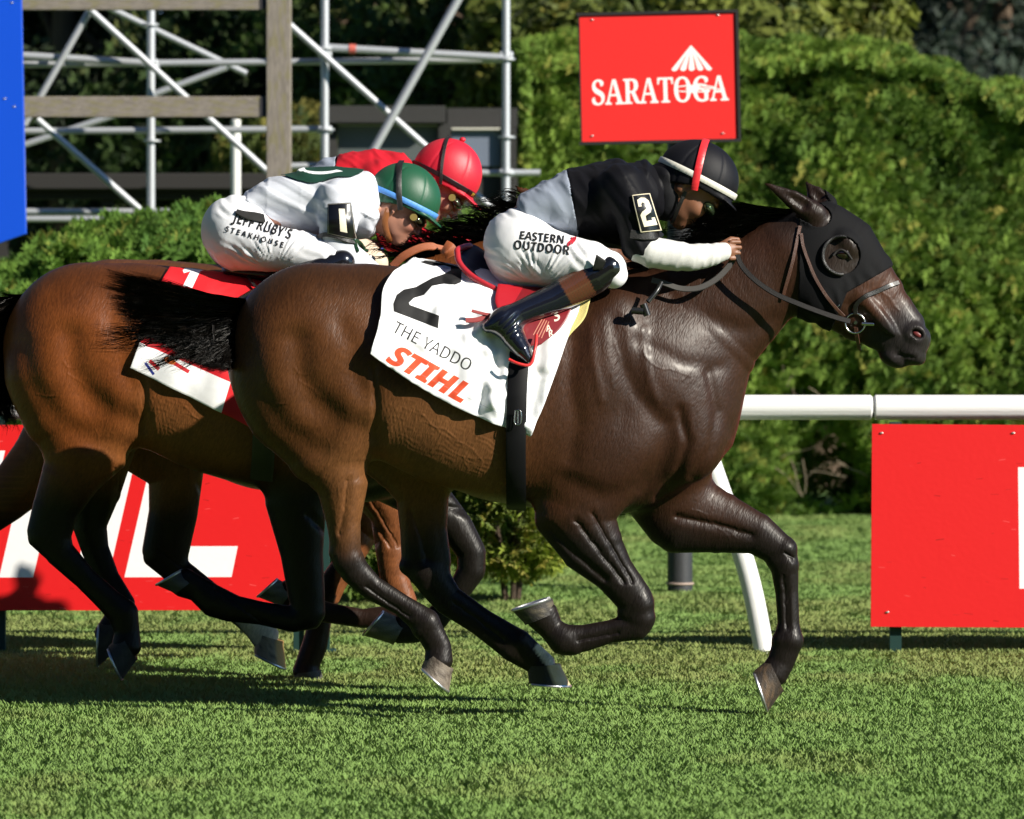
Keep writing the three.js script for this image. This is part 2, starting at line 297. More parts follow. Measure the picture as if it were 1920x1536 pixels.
const GROOVES = [
  [[[556, 640], [562, 700], [588, 752], [636, 792], [688, 814]], 30, 0.026], [[[640, 610], [662, 655], [664, 700], [690, 745]], 20, 0.009], [[[462, 660], [480, 730], [530, 800], [600, 850]], 22, 0.010],
  [[[640, 505], [662, 555], [676, 600], [665, 650]], 26, -0.004], [[[1078, 640], [1072, 720], [1082, 790], [1070, 860]], 17, 0.010], [[[1150, 600], [1165, 680], [1195, 740], [1240, 790]], 16, 0.010],
  [[[1108, 610], [1112, 680], [1128, 750]], 9, -0.005], [[[1205, 620], [1212, 690], [1230, 750]], 9, -0.005],
  [[[1060, 900], [1130, 930], [1200, 915], [1245, 865], [1262, 800]], 18, 0.010], [[[1275, 770], [1290, 830], [1270, 890], [1235, 935]], 9, 0.014], [[[1330, 700], [1345, 770], [1335, 840], [1300, 895]], 10, 0.009],
  [[[1260, 560], [1330, 600], [1400, 620], [1450, 600]], 18, 0.008], [[[1200, 640], [1280, 680], [1350, 690]], 14, 0.006],
  [[[1030, 990], [1080, 1040], [1135, 1085]], 8, 0.010], [[[1080, 975], [1130, 1040], [1170, 1090]], 6, 0.010], [[[1110, 960], [1150, 1030], [1185, 1090]], 5, 0.006],
  [[[640, 1000], [650, 950], [655, 900]], 6, 0.006], [[[700, 690], [705, 760], [702, 830]], 7, 0.012],
  [[[1270, 970], [1340, 985], [1410, 1005]], 8, 0.010], [[[1472, 1085], [1476, 1120], [1478, 1180]], 5, 0.007], [[[1475, 1040], [1490, 1050]], 5, 0.005],
  [[[1160, 1184], [1120, 1192], [1085, 1198]], 5, 0.005], [[[690, 1098], [730, 1128], [770, 1154]], 5, 0.006], [[[850, 1135], [900, 1170], [945, 1205]], 5, 0.006], [[[770, 960], [790, 1010], [800, 1050]], 8, 0.008],
];
// wandering fine veins, grown once over shoulder, belly, thigh and forearm
const FINE_VEINS = (() => { const r = rng(404), out = []; for (const [x0, y0, a0, n] of [[1205, 660, 1.3, 8], [1330, 640, 2.2, 7], [800, 790, 0.4, 10], [860, 850, 0.3, 8], [560, 690, 1.2, 7], [620, 820, 1.4, 8], [1140, 985, 1.0, 7], [1300, 960, 0.3, 7], [1640, 560, 0.9, 6], [640, 905, 1.5, 6]]) { let a = a0, x = x0, y = y0; const p = [[x, y]]; for (let i = 0; i < n; i++) { a += (r() - 0.5) * 0.9; x += Math.cos(a) * 13; y += Math.sin(a) * 13; p.push([x, y]); if (r() < 0.25) { const q = [[x, y]]; let bx = x, by = y, ba = a + (r() < 0.5 ? 0.8 : -0.8); for (let k = 0; k < 4; k++) { ba += (r() - 0.5) * 0.7; bx += Math.cos(ba) * 10; by += Math.sin(ba) * 10; q.push([bx, by]); } out.push(q); } } out.push(p); } return out; })();
const hideMaps = (() => {
  const w = 1600, h = Math.round(1600 * (HIDE[3] - HIDE[1]) / (HIDE[2] - HIDE[0])), d = new Uint8Array(w * h * 4), t = new Uint8Array(w * h * 4), b = new Float32Array(w * h);
  const X = (i) => mix(HIDE[0], HIDE[2], i / w), Y = (j) => mix(HIDE[3], HIDE[1], j / h), I = (x) => (x - HIDE[0]) / (HIDE[2] - HIDE[0]) * w, J = (y) => (HIDE[3] - y) / (HIDE[3] - HIDE[1]) * h;
  for (let j = 0; j < h; j++) for (let i = 0; i < w; i++) {
    const x = X(i), y = Y(j), bend = 0.35 * y + 14 * noise3(x / 90, y / 90, 21), f = noise3((x + bend) * 0.95, (y - 0.3 * x) * 0.22, 1), f2 = noise3((x + bend) * 0.42, (y - 0.3 * x) * 0.12, 6), e = noise3(x / 22, y / 22, 9), c = noise3(x / 60, y / 60, 12);
    b[j * w + i] = 0.42 + 0.055 * (f - 0.5) + 0.05 * (f2 - 0.5) + 0.05 * (e - 0.5) + 0.055 * WRINKLES(x, y);
    const k = (j * w + i) * 4, tone = clamp(0.80 + 0.26 * (f - 0.5) + 0.22 * (f2 - 0.5) + 0.12 * (c - 0.5)) * 255; t[k] = t[k + 1] = t[k + 2] = tone; t[k + 3] = 255;
  }
  const stamp = (pts, wd, amp) => { let x0 = 1e9, x1 = -1e9, y0 = 1e9, y1 = -1e9; for (const [x, y] of pts) { x0 = Math.min(x0, x); x1 = Math.max(x1, x); y0 = Math.min(y0, y); y1 = Math.max(y1, y); } const m = wd * 3; for (let j = Math.max(0, Math.floor(J(y1 + m))); j < Math.min(h, J(y0 - m)); j++) for (let i = Math.max(0, Math.floor(I(x0 - m))); i < Math.min(w, I(x1 + m)); i++) { const x = X(i), y = Y(j), q = polyDist(x + 3 * noise3(x / 9, y / 9, 4), y + 3 * noise3(x / 9, y / 9, 14), pts) / wd; if (q < 3) b[j * w + i] += amp * Math.exp(-q * q); } };
  for (const v of FINE_VEINS) stamp(v, 2.6, 0.055); for (const v of VEINS) stamp(v, 3, 0.07);
  for (const [pts, wd, dp] of GROOVES) if (pts[0][1] > 930) stamp(pts, wd * 0.55, -0.30 * Math.sign(dp));
  for (let i = 0; i < w * h; i++) { d[4 * i] = d[4 * i + 1] = d[4 * i + 2] = clamp(b[i]) * 255; d[4 * i + 3] = 255; }
  return [d, t].map((q) => { const o = new THREE.DataTexture(q, w, h); o.magFilter = THREE.LinearFilter; o.minFilter = THREE.LinearMipmapLinearFilter; o.generateMipmaps = true; o.needsUpdate = true; return o; });
})();
const coatMat = () => phy({ vertexColors: true, map: hideMaps[1], roughness: 0.45, specularIntensity: 0.45, clearcoat: 0.05, clearcoatRoughness: 0.22, bumpMap: hideMaps[0], bumpScale: 0.011 });
const brownHair = phy({ color: lin(0.06, 0.034, 0.02), roughness: 0.4, specularIntensity: 0.8, side: THREE.DoubleSide });
const hairMat = phy({ color: lin(0.026, 0.019, 0.015), roughness: 0.36, specularIntensity: 0.9, side: THREE.DoubleSide });
const hoofMat = std({ vertexColors: true, roughness: 0.62, bumpMap: rep(grainTex, 2, 8), bumpScale: 0.0015 });
const shoeMat = std({ color: lin(0.62, 0.62, 0.64), metalness: 0.9, roughness: 0.35 });
const blackLeather = phy({ color: lin(0.012, 0.011, 0.011), roughness: 0.38, clearcoat: 0.3, clearcoatRoughness: 0.3, bumpMap: rep(grainTex, 12, 12), bumpScale: 0.0006 });
const brownLeather = phy({ color: lin(0.085, 0.035, 0.022), roughness: 0.42, clearcoat: 0.2, clearcoatRoughness: 0.3, bumpMap: rep(grainTex, 12, 12), bumpScale: 0.0006 });
const tanLeather = phy({ color: lin(0.36, 0.10, 0.035), roughness: 0.5, bumpMap: rep(grainTex, 12, 12), bumpScale: 0.0006 });
const steel = std({ color: lin(0.6, 0.6, 0.6), metalness: 1, roughness: 0.22 });

// hoof: heel, toe (ends of the sole line) and coronet measured on the photograph
function makeHoof(parent, zc, [hx, hy, tx, ty, cx, cy, z], tones, shod = true) {
  const H = W(hx, hy, zc + z), T = W(tx, ty, zc + z), C = W(cx, cy, zc + z), t = T.clone().sub(H), L = t.length(); t.normalize();
  const up = C.clone().sub(H); up.addScaledVector(t, -up.dot(t)); const hgt = Math.max(up.length(), 0.045); up.normalize(); const side = t.clone().cross(up).normalize();
  const cAlong = clamp(C.clone().sub(H).dot(t) / L, 0.2, 0.6), wid = 0.056, rows = [], n = 26, pos = [], uv = [], col = [], idx = [];
  const ring = (f) => { // f 0 sole .. 1 coronet
    const c0 = mix(0.5, cAlong + 0.02, f) * L, a = mix(0.5 * L, 0.40 * L, f), w = mix(wid, 0.046, f);
    for (let i = 0; i <= n; i++) { const q = i / n * Math.PI * 2, ex = Math.cos(q), ez = Math.sin(q), al = c0 + a * ex, lift = hgt * f * (1 + 0.12 * ex) + (f > 0.99 ? 0.006 : 0), p = H.clone().addScaledVector(t, al).addScaledVector(up, lift).addScaledVector(side, w * ez * (ex < 0 ? 1 - 0.12 * ex * ex : 1)); pos.push(p.x, p.y, p.z); uv.push(i / n, f * 0.1); const k = fbm(p.x * 40, p.y * 90, p.z * 40, 3), tone = typeof tones === 'function' ? tones(f, ex, k, ez) : mix3(tones, [tones[0] * 1.7, tones[1] * 1.7, tones[2] * 1.7], sstep(0.35, 0.6, k)); col.push(...tone); }
  };
  const F = [0, 0.12, 0.3, 0.5, 0.7, 0.88, 1.0]; F.forEach(ring);
  for (let j = 0; j < F.length - 1; j++) for (let i = 0; i < n; i++) { const a = j * (n + 1) + i, b = a + 1, c = a + n + 1, d = c + 1; idx.push(a, b, d, a, d, c); }
  const ends = [[0, 0.02], [F.length - 1, -0.02]];
  for (const [j, lift] of ends) { const base = j * (n + 1), c = pos.length / 3; let p = V(); for (let i = 0; i < n; i++) p.add(V(pos[3 * (base + i)], pos[3 * (base + i) + 1], pos[3 * (base + i) + 2])); p.divideScalar(n).addScaledVector(up, lift * 0.5); pos.push(p.x, p.y, p.z); uv.push(0.5, 0.5); col.push(0.10, 0.09, 0.06); for (let i = 0; i < n; i++) j ? idx.push(base + i, base + i + 1, c) : idx.push(base + i + 1, base + i, c); }
  let g = new THREE.BufferGeometry(); g.setAttribute('position', new THREE.Float32BufferAttribute(pos, 3)); g.setAttribute('uv', new THREE.Float32BufferAttribute(uv, 2)); g.setAttribute('color', new THREE.Float32BufferAttribute(col, 3)); g.setIndex(idx);
  const hoof = part('hoof', toCreasedNormals(g, 0.8), hoofMat, parent);
  if (!shod) return hoof;
  const pts = []; for (let i = 0; i <= 18; i++) { const q = (-0.84 + 1.68 * i / 18) * Math.PI; pts.push(H.clone().addScaledVector(t, L * (0.5 + 0.47 * Math.cos(q))).addScaledVector(up, -0.003).addScaledVector(side, wid * 0.93 * Math.sin(q))); }
  part('horseshoe', strap(pts, 0.016, 0.008, pts.map(() => up.clone())), shoeMat, hoof);
  return hoof;
}

// trunk, neck and head of a galloping thoroughbred, measured on the horse nearest the lens (photo pixels of that horse)
const TRUNK = [[595, 496, 595, 842, 0, 0.265], [680, 494, 684, 842, 0, 0.262], [780, 503, 784, 868, 0, 0.272], [870, 513, 872, 912, 0, 0.282], [960, 520, 962, 944, 0, 0.282], [1060, 523, 1062, 960, 0, 0.268], [1130, 530, 1142, 966, 0, 0.235], [1195, 605, 1205, 940, 0, 0.205]];
const NECK = [[1110, 530, 1340, 850, 0, 0.165], [1225, 497, 1392, 712, 0, 0.122], [1330, 462, 1440, 645, 0, 0.098], [1400, 437, 1478, 594, 0, 0.086], [1462, 405, 1494, 572, 0, 0.08]];
const HEAD = [[1506, 390, 1478, 556, 0, 0.078], [1560, 383, 1492, 590, 0, 0.09], [1604, 408, 1508, 598, 0, 0.094], [1642, 463, 1548, 617, 0, 0.08], [1669, 508, 1590, 638, 0, 0.062], [1696, 549, 1626, 650, 0, 0.052], [1724, 586, 1655, 664, 0, 0.05], [1738, 616, 1690, 672, 0, 0.052]];

function makeHorse({ name, label, zc, map, legs, hooves, coat, at, detail, cell = 0.008 }) {
  const root = thing(name, label, 'horse', at), F = new Field(), m = map || Object.assign((x, y) => [x, y], { k: 1 });
  const P = (x, y, z) => W(...m(x, y), zc + z), R = (r) => r * M_PER_PX(zc) * m.k;
  F.bones(chain(TRUNK, zc, 0.98, m), 0.05);
  F.bones(chain(NECK, zc, 0.5, m), 0.11);
  F.bones(chain(HEAD, zc, 0.75, m), 0.035);
  for (const s of [1, -1]) {                                   // muscles on both sides
    F.ball(P(585, 640, s * 0.095), R(118), R(128), 0.152, 0.2, 0.09);            // rump
    F.ball(P(556, 720, s * 0.115), R(108), R(112), 0.135, -0.4, 0.07);           // thigh
    F.ball(P(648, 770, s * 0.15), R(58), R(85), 0.115, 0.15, 0.05);            // stifle
    F.ball(P(835, 775, s * 0.14), R(250), R(122), 0.142, -0.32, 0.10);          // flat of the belly
    F.ball(P(1120, 690, s * 0.13), R(70), R(150), 0.115, -0.30, 0.06);         // shoulder blade
    F.ball(P(1130, 850, s * 0.15), R(110), R(82), 0.10, 0.35, 0.045);          // upper arm
    F.ball(P(1280, 825, s * 0.08), R(72), R(80), 0.098, 0.5, 0.045);            // breast
    F.ball(P(1545, 545, s * 0.055), R(48), R(46), 0.045, 0.3, 0.03);           // cheek
    F.ball(P(1590, 458, s * 0.07), R(26), R(17), 0.028, -0.9, 0.02);           // brow
    F.ball(P(1716, 626, s * 0.038), R(24), R(20), 0.024, -0.6, 0.012);         // nostril rim
    F.ball(P(1720, 626, s * 0.062), R(13), R(8), 0.024, -0.5, 0.008, -1);      // nostril
    F.ball(P(1640, 585, s * 0.062), R(58), R(13), 0.018, -0.85, 0.02);         // facial crest
    F.ball(P(1630, 615, s * 0.085), R(60), R(10), 0.024, -0.85, 0.022, -1);
  }
  F.ball(P(1676, 672, 0), R(28), R(17), 0.040, -0.35, 0.02);                  // lower lip
  F.ball(P(1708, 664, 0), R(30), R(18), 0.048, -0.5, 0.02);                   // upper lip
  for (const s of [1, -1]) F.bones(limb([[1716, 671, 1.6, s * 0.056], [1680, 664, 1.6, s * 0.05]], zc, 1, m).map(([A, B, a, b]) => [A, B, a, b, 0.016, 0.016]), 0.006, -1);   // mouth line
  for (const s of [1, -1]) {                                                   // ears
    const tip = s > 0 ? P(1436, 344, 0.075) : P(1512, 343, -0.06), base = s > 0 ? P(1528, 402, 0.055) : P(1545, 385, -0.05), mid = base.clone().lerp(tip, 0.45).add(V(0, R(s > 0 ? 2 : 0), 0));
    F.bones([[base, mid, R(22), R(17), 0.026, 0.022], [mid, tip, R(17), R(2), 0.022, 0.004]], 0.02);
    const i1 = base.clone().lerp(tip, 0.2).add(V(-0.006, 0.012, 0.026)), i2 = base.clone().lerp(tip, 0.85).add(V(-0.004, 0.008, 0.016));
    F.bones([[i1, i2, R(11), R(2), 0.016, 0.006]], 0.01, -1);
  }
  for (const L of legs) F.bones(L.bones(zc, m), L.k ?? 0.045);
  if (detail) detail(F, P, R);
  const inv = (x, y, z) => { const s = LENS / (EYE_Z - z); return m.inv ? m.inv(960 + x * s, 600 + (EYE_Y - y) * s) : [960 + x * s, 600 + (EYE_Y - y) * s]; };
  const bg = netMesh(F, cell, { color: (x, y, z, nx, ny, nz) => coat(...inv(x, y, z), z - zc, x, y, z), shape: (x, y, z, nx, ny, nz) => skinRelief(...inv(x, y, z), z - zc, x, y, z, nz) * m.k });
  { const p = bg.attributes.position, u = bg.attributes.uv; for (let i = 0; i < p.count; i++) { const k = LENS / (EYE_Z - zc), sx = 960 + p.getX(i) * k, sy = 600 + (EYE_Y - p.getY(i)) * k, [a, b] = m.inv ? m.inv(sx, sy) : [sx, sy]; u.setXY(i, (a - HIDE[0]) / (HIDE[2] - HIDE[0]), (HIDE[3] - b) / (HIDE[3] - HIDE[1])); } }
  const body = part('body', bg, coatMat(), root);
  for (const h of hooves) makeHoof(root, zc, h.at, h.tone, h.shod);
  return { root, F, P, R, body, zc };
}
// muscle edges, veins and skin folds as relief; measured in the pixels of the nearest horse
function skinRelief(px, py, dz, x, y, z, nz) {
  if (dz < 0.0 && py < 930) return 0; let s = 0;
  for (const [pts, w, d] of GROOVES) { if (Math.abs(px - pts[1][0]) > 160 || Math.abs(py - pts[1][1]) > 160) continue; const q = polyDist(px, py, pts) / w; if (q < 3) s -= 0.78 * d * Math.exp(-q * q); }
  s += 0.0016 * (fbm(px / 46, py / 46, z * 14 + 3, 3) - 0.45);
  return s * clamp(nz * 2.2);
}
const bonesOf = (st, o = {}) => ({ k: o.k, bones: (zc, m) => chain(st, zc, o.cap ?? 0.8, o.map ? m : null) });
// dark bay horse with the white cloth, number two (nearest the camera)
const DARK = [0.010, 0.007, 0.006];
function bayCoat({ rump, fore, belly, legs, low: [l0, l1] = [930, 1030] }) {
  return (px, py, dz, x, y, z) => {
    const n = fbm(x * 7, y * 7, z * 7, 3), f = noise3(x * 150, y * 420, z * 150);
    let c = mix3(rump, fore, sstep(820, 1180, px + 120 * (n - 0.45)));
    c = mix3(c, belly, 0.9 * sstep(620, 760, px) * sstep(1010, 900, px) * sstep(690, 800, py + 60 * (n - 0.45)));
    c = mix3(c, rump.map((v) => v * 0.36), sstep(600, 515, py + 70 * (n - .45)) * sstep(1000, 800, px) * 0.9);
    c = mix3(c, belly, 0.55 * sstep(560, 640, px) * sstep(720, 690, px) * sstep(800, 880, py));           // paler gaskin
    c = mix3(c, fore.map((v) => v * 2.2), 0.8 * sstep(0.0, 1.0, 1.25 - Math.hypot((px - 1650) / 55, (py - 545) / 50)));  // brown muzzle side
    c = mix3(c, [0.022, 0.018, 0.018], sstep(590, 640, 0.42 * px + 0.9 * py - 620) * sstep(1600, 1640, px));   // dark nose and lips
    c = mix3(c, [0.022, 0.014, 0.010], sstep(48, 34, Math.hypot(px - 1578, py - 486)));                                // dark skin round the eye
    const low = sstep(l0, l1, py + 70 * (n - 0.45) + (px < 760 ? -25 : 0));
    c = mix3(c, legs, low);
    c = mix3(c, legs, 0.7 * sstep(1410, 1470, px) * sstep(470, 420, py));
    const k = 1.2 * (0.9 + 0.2 * f) * (0.80 + 0.40 * fbm(x * 14, y * 14, z * 14, 2)); return [c[0] * k, c[1] * k, c[2] * k];
  };
}
const whiteSock = (px, py, c, pts, r) => { const d = polyDist(px, py, pts); return d < r ? mix3([0.74, 0.66, 0.54], c, sstep(r * 0.75, r, d)) : c; };
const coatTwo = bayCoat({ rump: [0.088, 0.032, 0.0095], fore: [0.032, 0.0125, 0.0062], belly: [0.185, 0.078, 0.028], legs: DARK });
const two = makeHorse({
  name: 'race_horse', label: 'dark bay horse in black hood wearing white saddle cloth number 2, in full gallop', zc: 0, at: [0, 0, 0], cell: 0.0075,
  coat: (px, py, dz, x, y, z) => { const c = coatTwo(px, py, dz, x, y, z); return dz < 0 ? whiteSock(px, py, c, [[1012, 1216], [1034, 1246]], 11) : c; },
  legs: [
    bonesOf([[452, 690, 700, 690, 0.115, 0.135], [470, 775, 704, 765, 0.12, 0.125], [535, 850, 699, 835, 0.13, 0.098], [592, 912, 690, 903, 0.13, 0.072], [612, 978, 676, 982, 0.125, 0.05], [622, 1030, 676, 1040, 0.12, 0.042], [640, 1083, 688, 1056, 0.115, 0.038], [682, 1120, 712, 1084, 0.11, 0.026], [740, 1150, 765, 1118, 0.105, 0.026], [778, 1186, 816, 1148, 0.10, 0.036], [799, 1222, 845, 1206, 0.10, 0.03], [796, 1243, 849, 1236, 0.10, 0.04]]),
    bonesOf([[622, 1022, 640, 1020, 0.12, 0.02], [628, 1052, 660, 1060, 0.12, 0.03]], { k: 0.02 }),
    bonesOf([[600, 760, 800, 790, -0.12, 0.13], [690, 850, 842, 860, -0.125, 0.10], [742, 925, 842, 925, -0.125, 0.072], [750, 995, 838, 990, -0.12, 0.052], [753, 1058, 846, 1054, -0.12, 0.044], [782, 1102, 846, 1078, -0.115, 0.04], [820, 1146, 858, 1102, -0.11, 0.028], [884, 1186, 918, 1146, -0.105, 0.028], [947, 1236, 990, 1188, -0.10, 0.037], [988, 1258, 1024, 1220, -0.10, 0.031], [1000, 1262, 1040, 1236, -0.10, 0.04]]),
    bonesOf([[1005, 900, 1200, 880, 0.13, 0.10], [1000, 968, 1150, 948, 0.135, 0.08], [1050, 1034, 1168, 1012, 0.13, 0.062], [1116, 1090, 1190, 1064, 0.12, 0.047], [1154, 1128, 1222, 1114, 0.115, 0.043], [1166, 1162, 1226, 1150, 0.11, 0.042], [1180, 1196, 1210, 1152, 0.11, 0.036], [1142, 1206, 1146, 1163, 0.108, 0.027], [1098, 1222, 1092, 1172, 0.106, 0.028], [1062, 1229, 1052, 1172, 0.105, 0.036], [1022, 1200, 1046, 1160, 0.105, 0.03], [994, 1176, 1040, 1134, 0.105, 0.04]]),
    bonesOf([[1180, 960, 1320, 880, -0.11, 0.10], [1210, 998, 1352, 922, -0.115, 0.08], [1300, 1012, 1398, 948, -0.115, 0.06], [1384, 1022, 1450, 978, -0.11, 0.046], [1434, 1046, 1488, 1016, -0.11, 0.042], [1446, 1072, 1497, 1062, -0.11, 0.04], [1454, 1112, 1497, 1112, -0.11, 0.027], [1458, 1168, 1499, 1168, -0.11, 0.027], [1450, 1200, 1505, 1206, -0.11, 0.036], [1440, 1234, 1488, 1250, -0.11, 0.029], [1428, 1250, 1475, 1276, -0.11, 0.038]]),
  ],
  detail: (F, P, R) => {
    for (const [x, y, r, z, s] of [[1202, 1132, 24, .112, .046], [1206, 1160, 22, .11, .04], [1172, 1150, 14, .11, .03], [1056, 1198, 25, .105, .036], [1074, 1212, 16, .105, .03], [1474, 1030, 21, -.11, .044], [1476, 1056, 20, -.11, .042], [1450, 1050, 14, -.11, .03], [1484, 1200, 21, -.11, .037], [1462, 1200, 14, -.11, .03], [650, 1050, 25, .118, .043], [630, 1036, 13, .118, .028], [800, 1168, 22, .10, .037], [786, 1182, 13, .10, .03], [800, 1070, 30, -.118, .045], [762, 1062, 14, -.118, .028], [972, 1206, 23, -.10, .038], [955, 1222, 13, -.10, .03]]) F.ball(P(x, y, z), R(r), R(r), s, 0, 0.014);
  },
  hooves: [
    { at: [790, 1250, 842, 1296, 824, 1241, 0.10], tone: (f, ex, k) => mix3([0.20, 0.165, 0.13], [0.085, 0.065, 0.05], sstep(0.38, 0.58, k)) },
    { at: [992, 1281, 1070, 1285, 1018, 1250, -0.10], tone: (f, ex, k) => ex > 0.15 ? mix3([0.55, 0.37, 0.18], [0.66, 0.54, 0.38], k) : [0.02, 0.018, 0.016] },
    { at: [1036, 1122, 961, 1146, 1014, 1156, 0.105], tone: (f, ex, k) => mix3([0.03, 0.027, 0.024], [0.10, 0.085, 0.06], sstep(0.45, 0.6, k)) },
    { at: [1414, 1258, 1440, 1335, 1452, 1266, -0.11], tone: (f, ex, k) => mix3([0.035, 0.026, 0.020], [0.12, 0.075, 0.04], sstep(0.4, 0.6, k)) },
  ],
});

// ---------------------------------------------------------------- hair and tack
function flow(rootOf, tipOf, n, seed, { r = 0.0022, sag = 0.03, wild = 0.03, strands = 4, tipFan = 0.03 } = {}) { // locks: strands share a path and fan out towards the tip
  const R = rng(seed), out = [];
  for (let i = 0; i < n; i++) {
    const t = R(), a = rootOf(t, R), b = tipOf(t, R), w = () => (R() - 0.5) * 2 * wild, c1 = a.clone().lerp(b, 0.33).add(V(w() * 0.4, w() * 0.4 - sag * 0.6, w() * 0.4)), c2 = a.clone().lerp(b, 0.68).add(V(w(), w() - sag, w()));
    for (let s = 0; s < strands; s++) { const q = (k) => V((R() - 0.5) * k, (R() - 0.5) * k, (R() - 0.5) * k); out.push({ pts: [a.clone().add(q(0.006)), c1.clone().add(q(0.012)), c2.clone().add(q(0.022)), b.clone().add(q(tipFan))], r: r * (0.6 + 0.7 * R()) }); }
  }
  return hairGeo(out);
}
const along = (pts) => { const c = new THREE.CatmullRomCurve3(pts, false, 'centripetal'); return (t) => c.getPoint(t); };
function surf(F, zc, px, py, off = 0.004) { // a point of the near side of a field, pushed out by off
  let p = W(px, py, zc + 0.1); let z = F.hit(p.x, p.y, zc + 0.6, zc - 0.3); if (z === null) z = zc; p = W(px, py, z); const z2 = F.hit(p.x, p.y, zc + 0.6, zc - 0.3); if (z2 !== null) p.z = z2;
  const n = F.normal(p); return { p: p.addScaledVector(n, off), n };
}
const surfStrap = (F, zc, list, width, thick, off) => { const q = list.map(([x, y]) => surf(F, zc, x, y, off + thick / 2)); return strap(q.map((s) => s.p), width, thick, q.map((s) => s.n)); };

function tail(h, n, seed, rootPts, edgePts, opt) { // long locks fanning from the dock to an edge curve, of uneven length
  const a = along(rootPts), e = along(edgePts), root = (t, R) => a(clamp(t * 0.9 + 0.1 * R())).add(V((R() - 0.5) * 0.02, (R() - 0.5) * 0.015, (R() - 0.5) * 0.06)), tip = (t, R) => { const r0 = a(t), l = 0.5 + 0.52 * Math.sqrt(R()) + (R() < 0.06 ? 0.08 : 0); return r0.lerp(e(clamp(t + (R() - 0.5) * 0.16)), l).add(V((R() - 0.5) * 0.02, (R() - 0.5) * 0.02, (R() - 0.5) * 0.10)); };
  part('tail', flow(root, tip, n, seed, opt), hairMat, h.root); return part('tail', flow(root, tip, Math.round(n * 0.26), seed + 1, opt), brownHair, h.root, 'sunbleached brown tail hairs');
}
{
  const { F, P, R, root, zc } = two;
  // black hood with open eyes and ears
  const eye = P(1578, 479, 0.088), list = F.near(...P(1570, 490, 0).toArray(), 0.32), er = R(35);
  const e1a = P(1535, 405, 0.06), e1b = P(1470, 362, 0.07), e2a = P(1546, 388, -0.05), e2b = P(1515, 345, -0.06);
  const capd = (x, y, z, a, b, r) => { const d = b.clone().sub(a), t = clamp(((x - a.x) * d.x + (y - a.y) * d.y + (z - a.z) * d.z) / d.lengthSq()); return Math.sqrt((x - a.x - d.x * t) ** 2 + (y - a.y - d.y * t) ** 2 + (z - a.z - d.z * t) ** 2) - r; };
  const edge = (x, y, ax, ay, bx, by) => { const [p, q] = [P(ax, ay, 0), P(bx, by, 0)], dx = q.x - p.x, dy = q.y - p.y, l = Math.hypot(dx, dy); return ((x - p.x) * -dy + (y - p.y) * dx) / l; };
  const hoodFn = (x, y, z) => {
    const body = F.at(x, y, z, list) - 0.0055 - 0.0015 * Math.sin(x * 130 + y * 60 + 3 * noise3(x * 30, y * 30, z * 30)) * sstep(0.08, 0.0, Math.abs(edge(x, y, 1668, 505, 1590, 552)));
    return Math.max(body, -(Math.hypot(x - eye.x, y - eye.y, (Math.abs(z) - eye.z) * 0.6) - er), -capd(x, y, z, e1a, e1b, 0.042), -capd(x, y, z, e2a, e2b, 0.034), Math.min(edge(x, y, 1666, 503, 1586, 548), edge(x, y, 1586, 546, 1556, 622)), edge(x, y, 1494, 600, 1497, 380));
  };
  const b = new THREE.Box3(P(1480, 640, 0).setZ(-0.16), P(1690, 360, 0).setZ(0.16));
  const hoodMat = phy({ color: lin(0.0055, 0.0055, 0.0065), roughness: 0.75, specularIntensity: 0.3, bumpMap: rep(weaveTex, 14, 14), bumpScale: 0.0007 });
  const hood = part('hood', netMesh(null, 0.005, { fn: hoodFn, box: b, pad: 0.01, smooth: true }), hoodMat, root, 'black hood with round eye opening');
  const rim = []; for (let i = 0; i <= 16; i++) { const a = (0.42 + 1.1 * i / 16) * Math.PI; rim.push(eye.clone().add(V(Math.cos(a) * er * 1.02, Math.sin(a) * er * 1.02, 0))); }
  for (const p of rim) p.z = (F.hit(p.x, p.y, 0.4, -0.1) ?? 0.07) + 0.014;
  part('eye_cup', tube(rim, 0.0065, 40, 8), blackLeather, hood);
  for (const s of [1, -1]) {
    const eb = new THREE.SphereGeometry(0.023, 24, 18); const z0 = F.hit(P(1577, 477, 0).x, P(1577, 477, 0).y, 0.4, -0.1) ?? 0.08; eb.scale(1.15, 0.92, 0.8); eb.translate(P(1577, 477, 0).x, P(1577, 477, 0).y, s * (z0 - 0.008));
    part('eye', eb, phy({ color: lin(0.012, 0.006, 0.004), roughness: 0.06, clearcoat: 1, clearcoatRoughness: 0.03 }), root);
  }
  const lid = (dy, d2) => [[1562, 480], [1569, 472 + dy], [1578, 468 + d2], [1588, 473 + dy * 0.6], [1596, 486]].map(([x, y]) => surf(F, 0, x, y, 0.007).p);
  part('eyelid', tube(lid(0, 0), 0.0042, 20, 8), std({ color: lin(0.010, 0.008, 0.007), roughness: 0.75 }), root);
  // nostril lining
  const nz = P(1718, 627, 0); const ng = new THREE.SphereGeometry(0.014, 14, 10); ng.scale(1.2, 0.7, 0.5); ng.rotateZ(-0.5); for (const s of [1, -1]) { const q = ng.clone(); q.translate(nz.x, nz.y, s * 0.044); part('nostril_lining', q, std({ color: lin(0.14, 0.02, 0.02), roughness: 0.45 }), root); }
  // bridle
  const bridle = new THREE.Group(); bridle.name = 'bridle'; root.add(bridle);
  part('noseband', surfStrap(F, 0, [[1603, 588], [1606, 570], [1622, 556], [1645, 545], [1668, 536], [1683, 531]], 0.016, 0.006, 0.004), blackLeather, bridle);
  part('cheek_strap', surfStrap(F, 0, [[1503, 440], [1506, 462], [1516, 492], [1530, 523], [1548, 553], [1566, 575], [1582, 590]], 0.011, 0.004, 0.010), brownLeather, bridle);
  part('throat_strap', surfStrap(F, 0, [[1500, 425], [1494, 452], [1487, 488], [1478, 520], [1470, 546], [1466, 562]], 0.012, 0.004, 0.005), brownLeather, bridle);
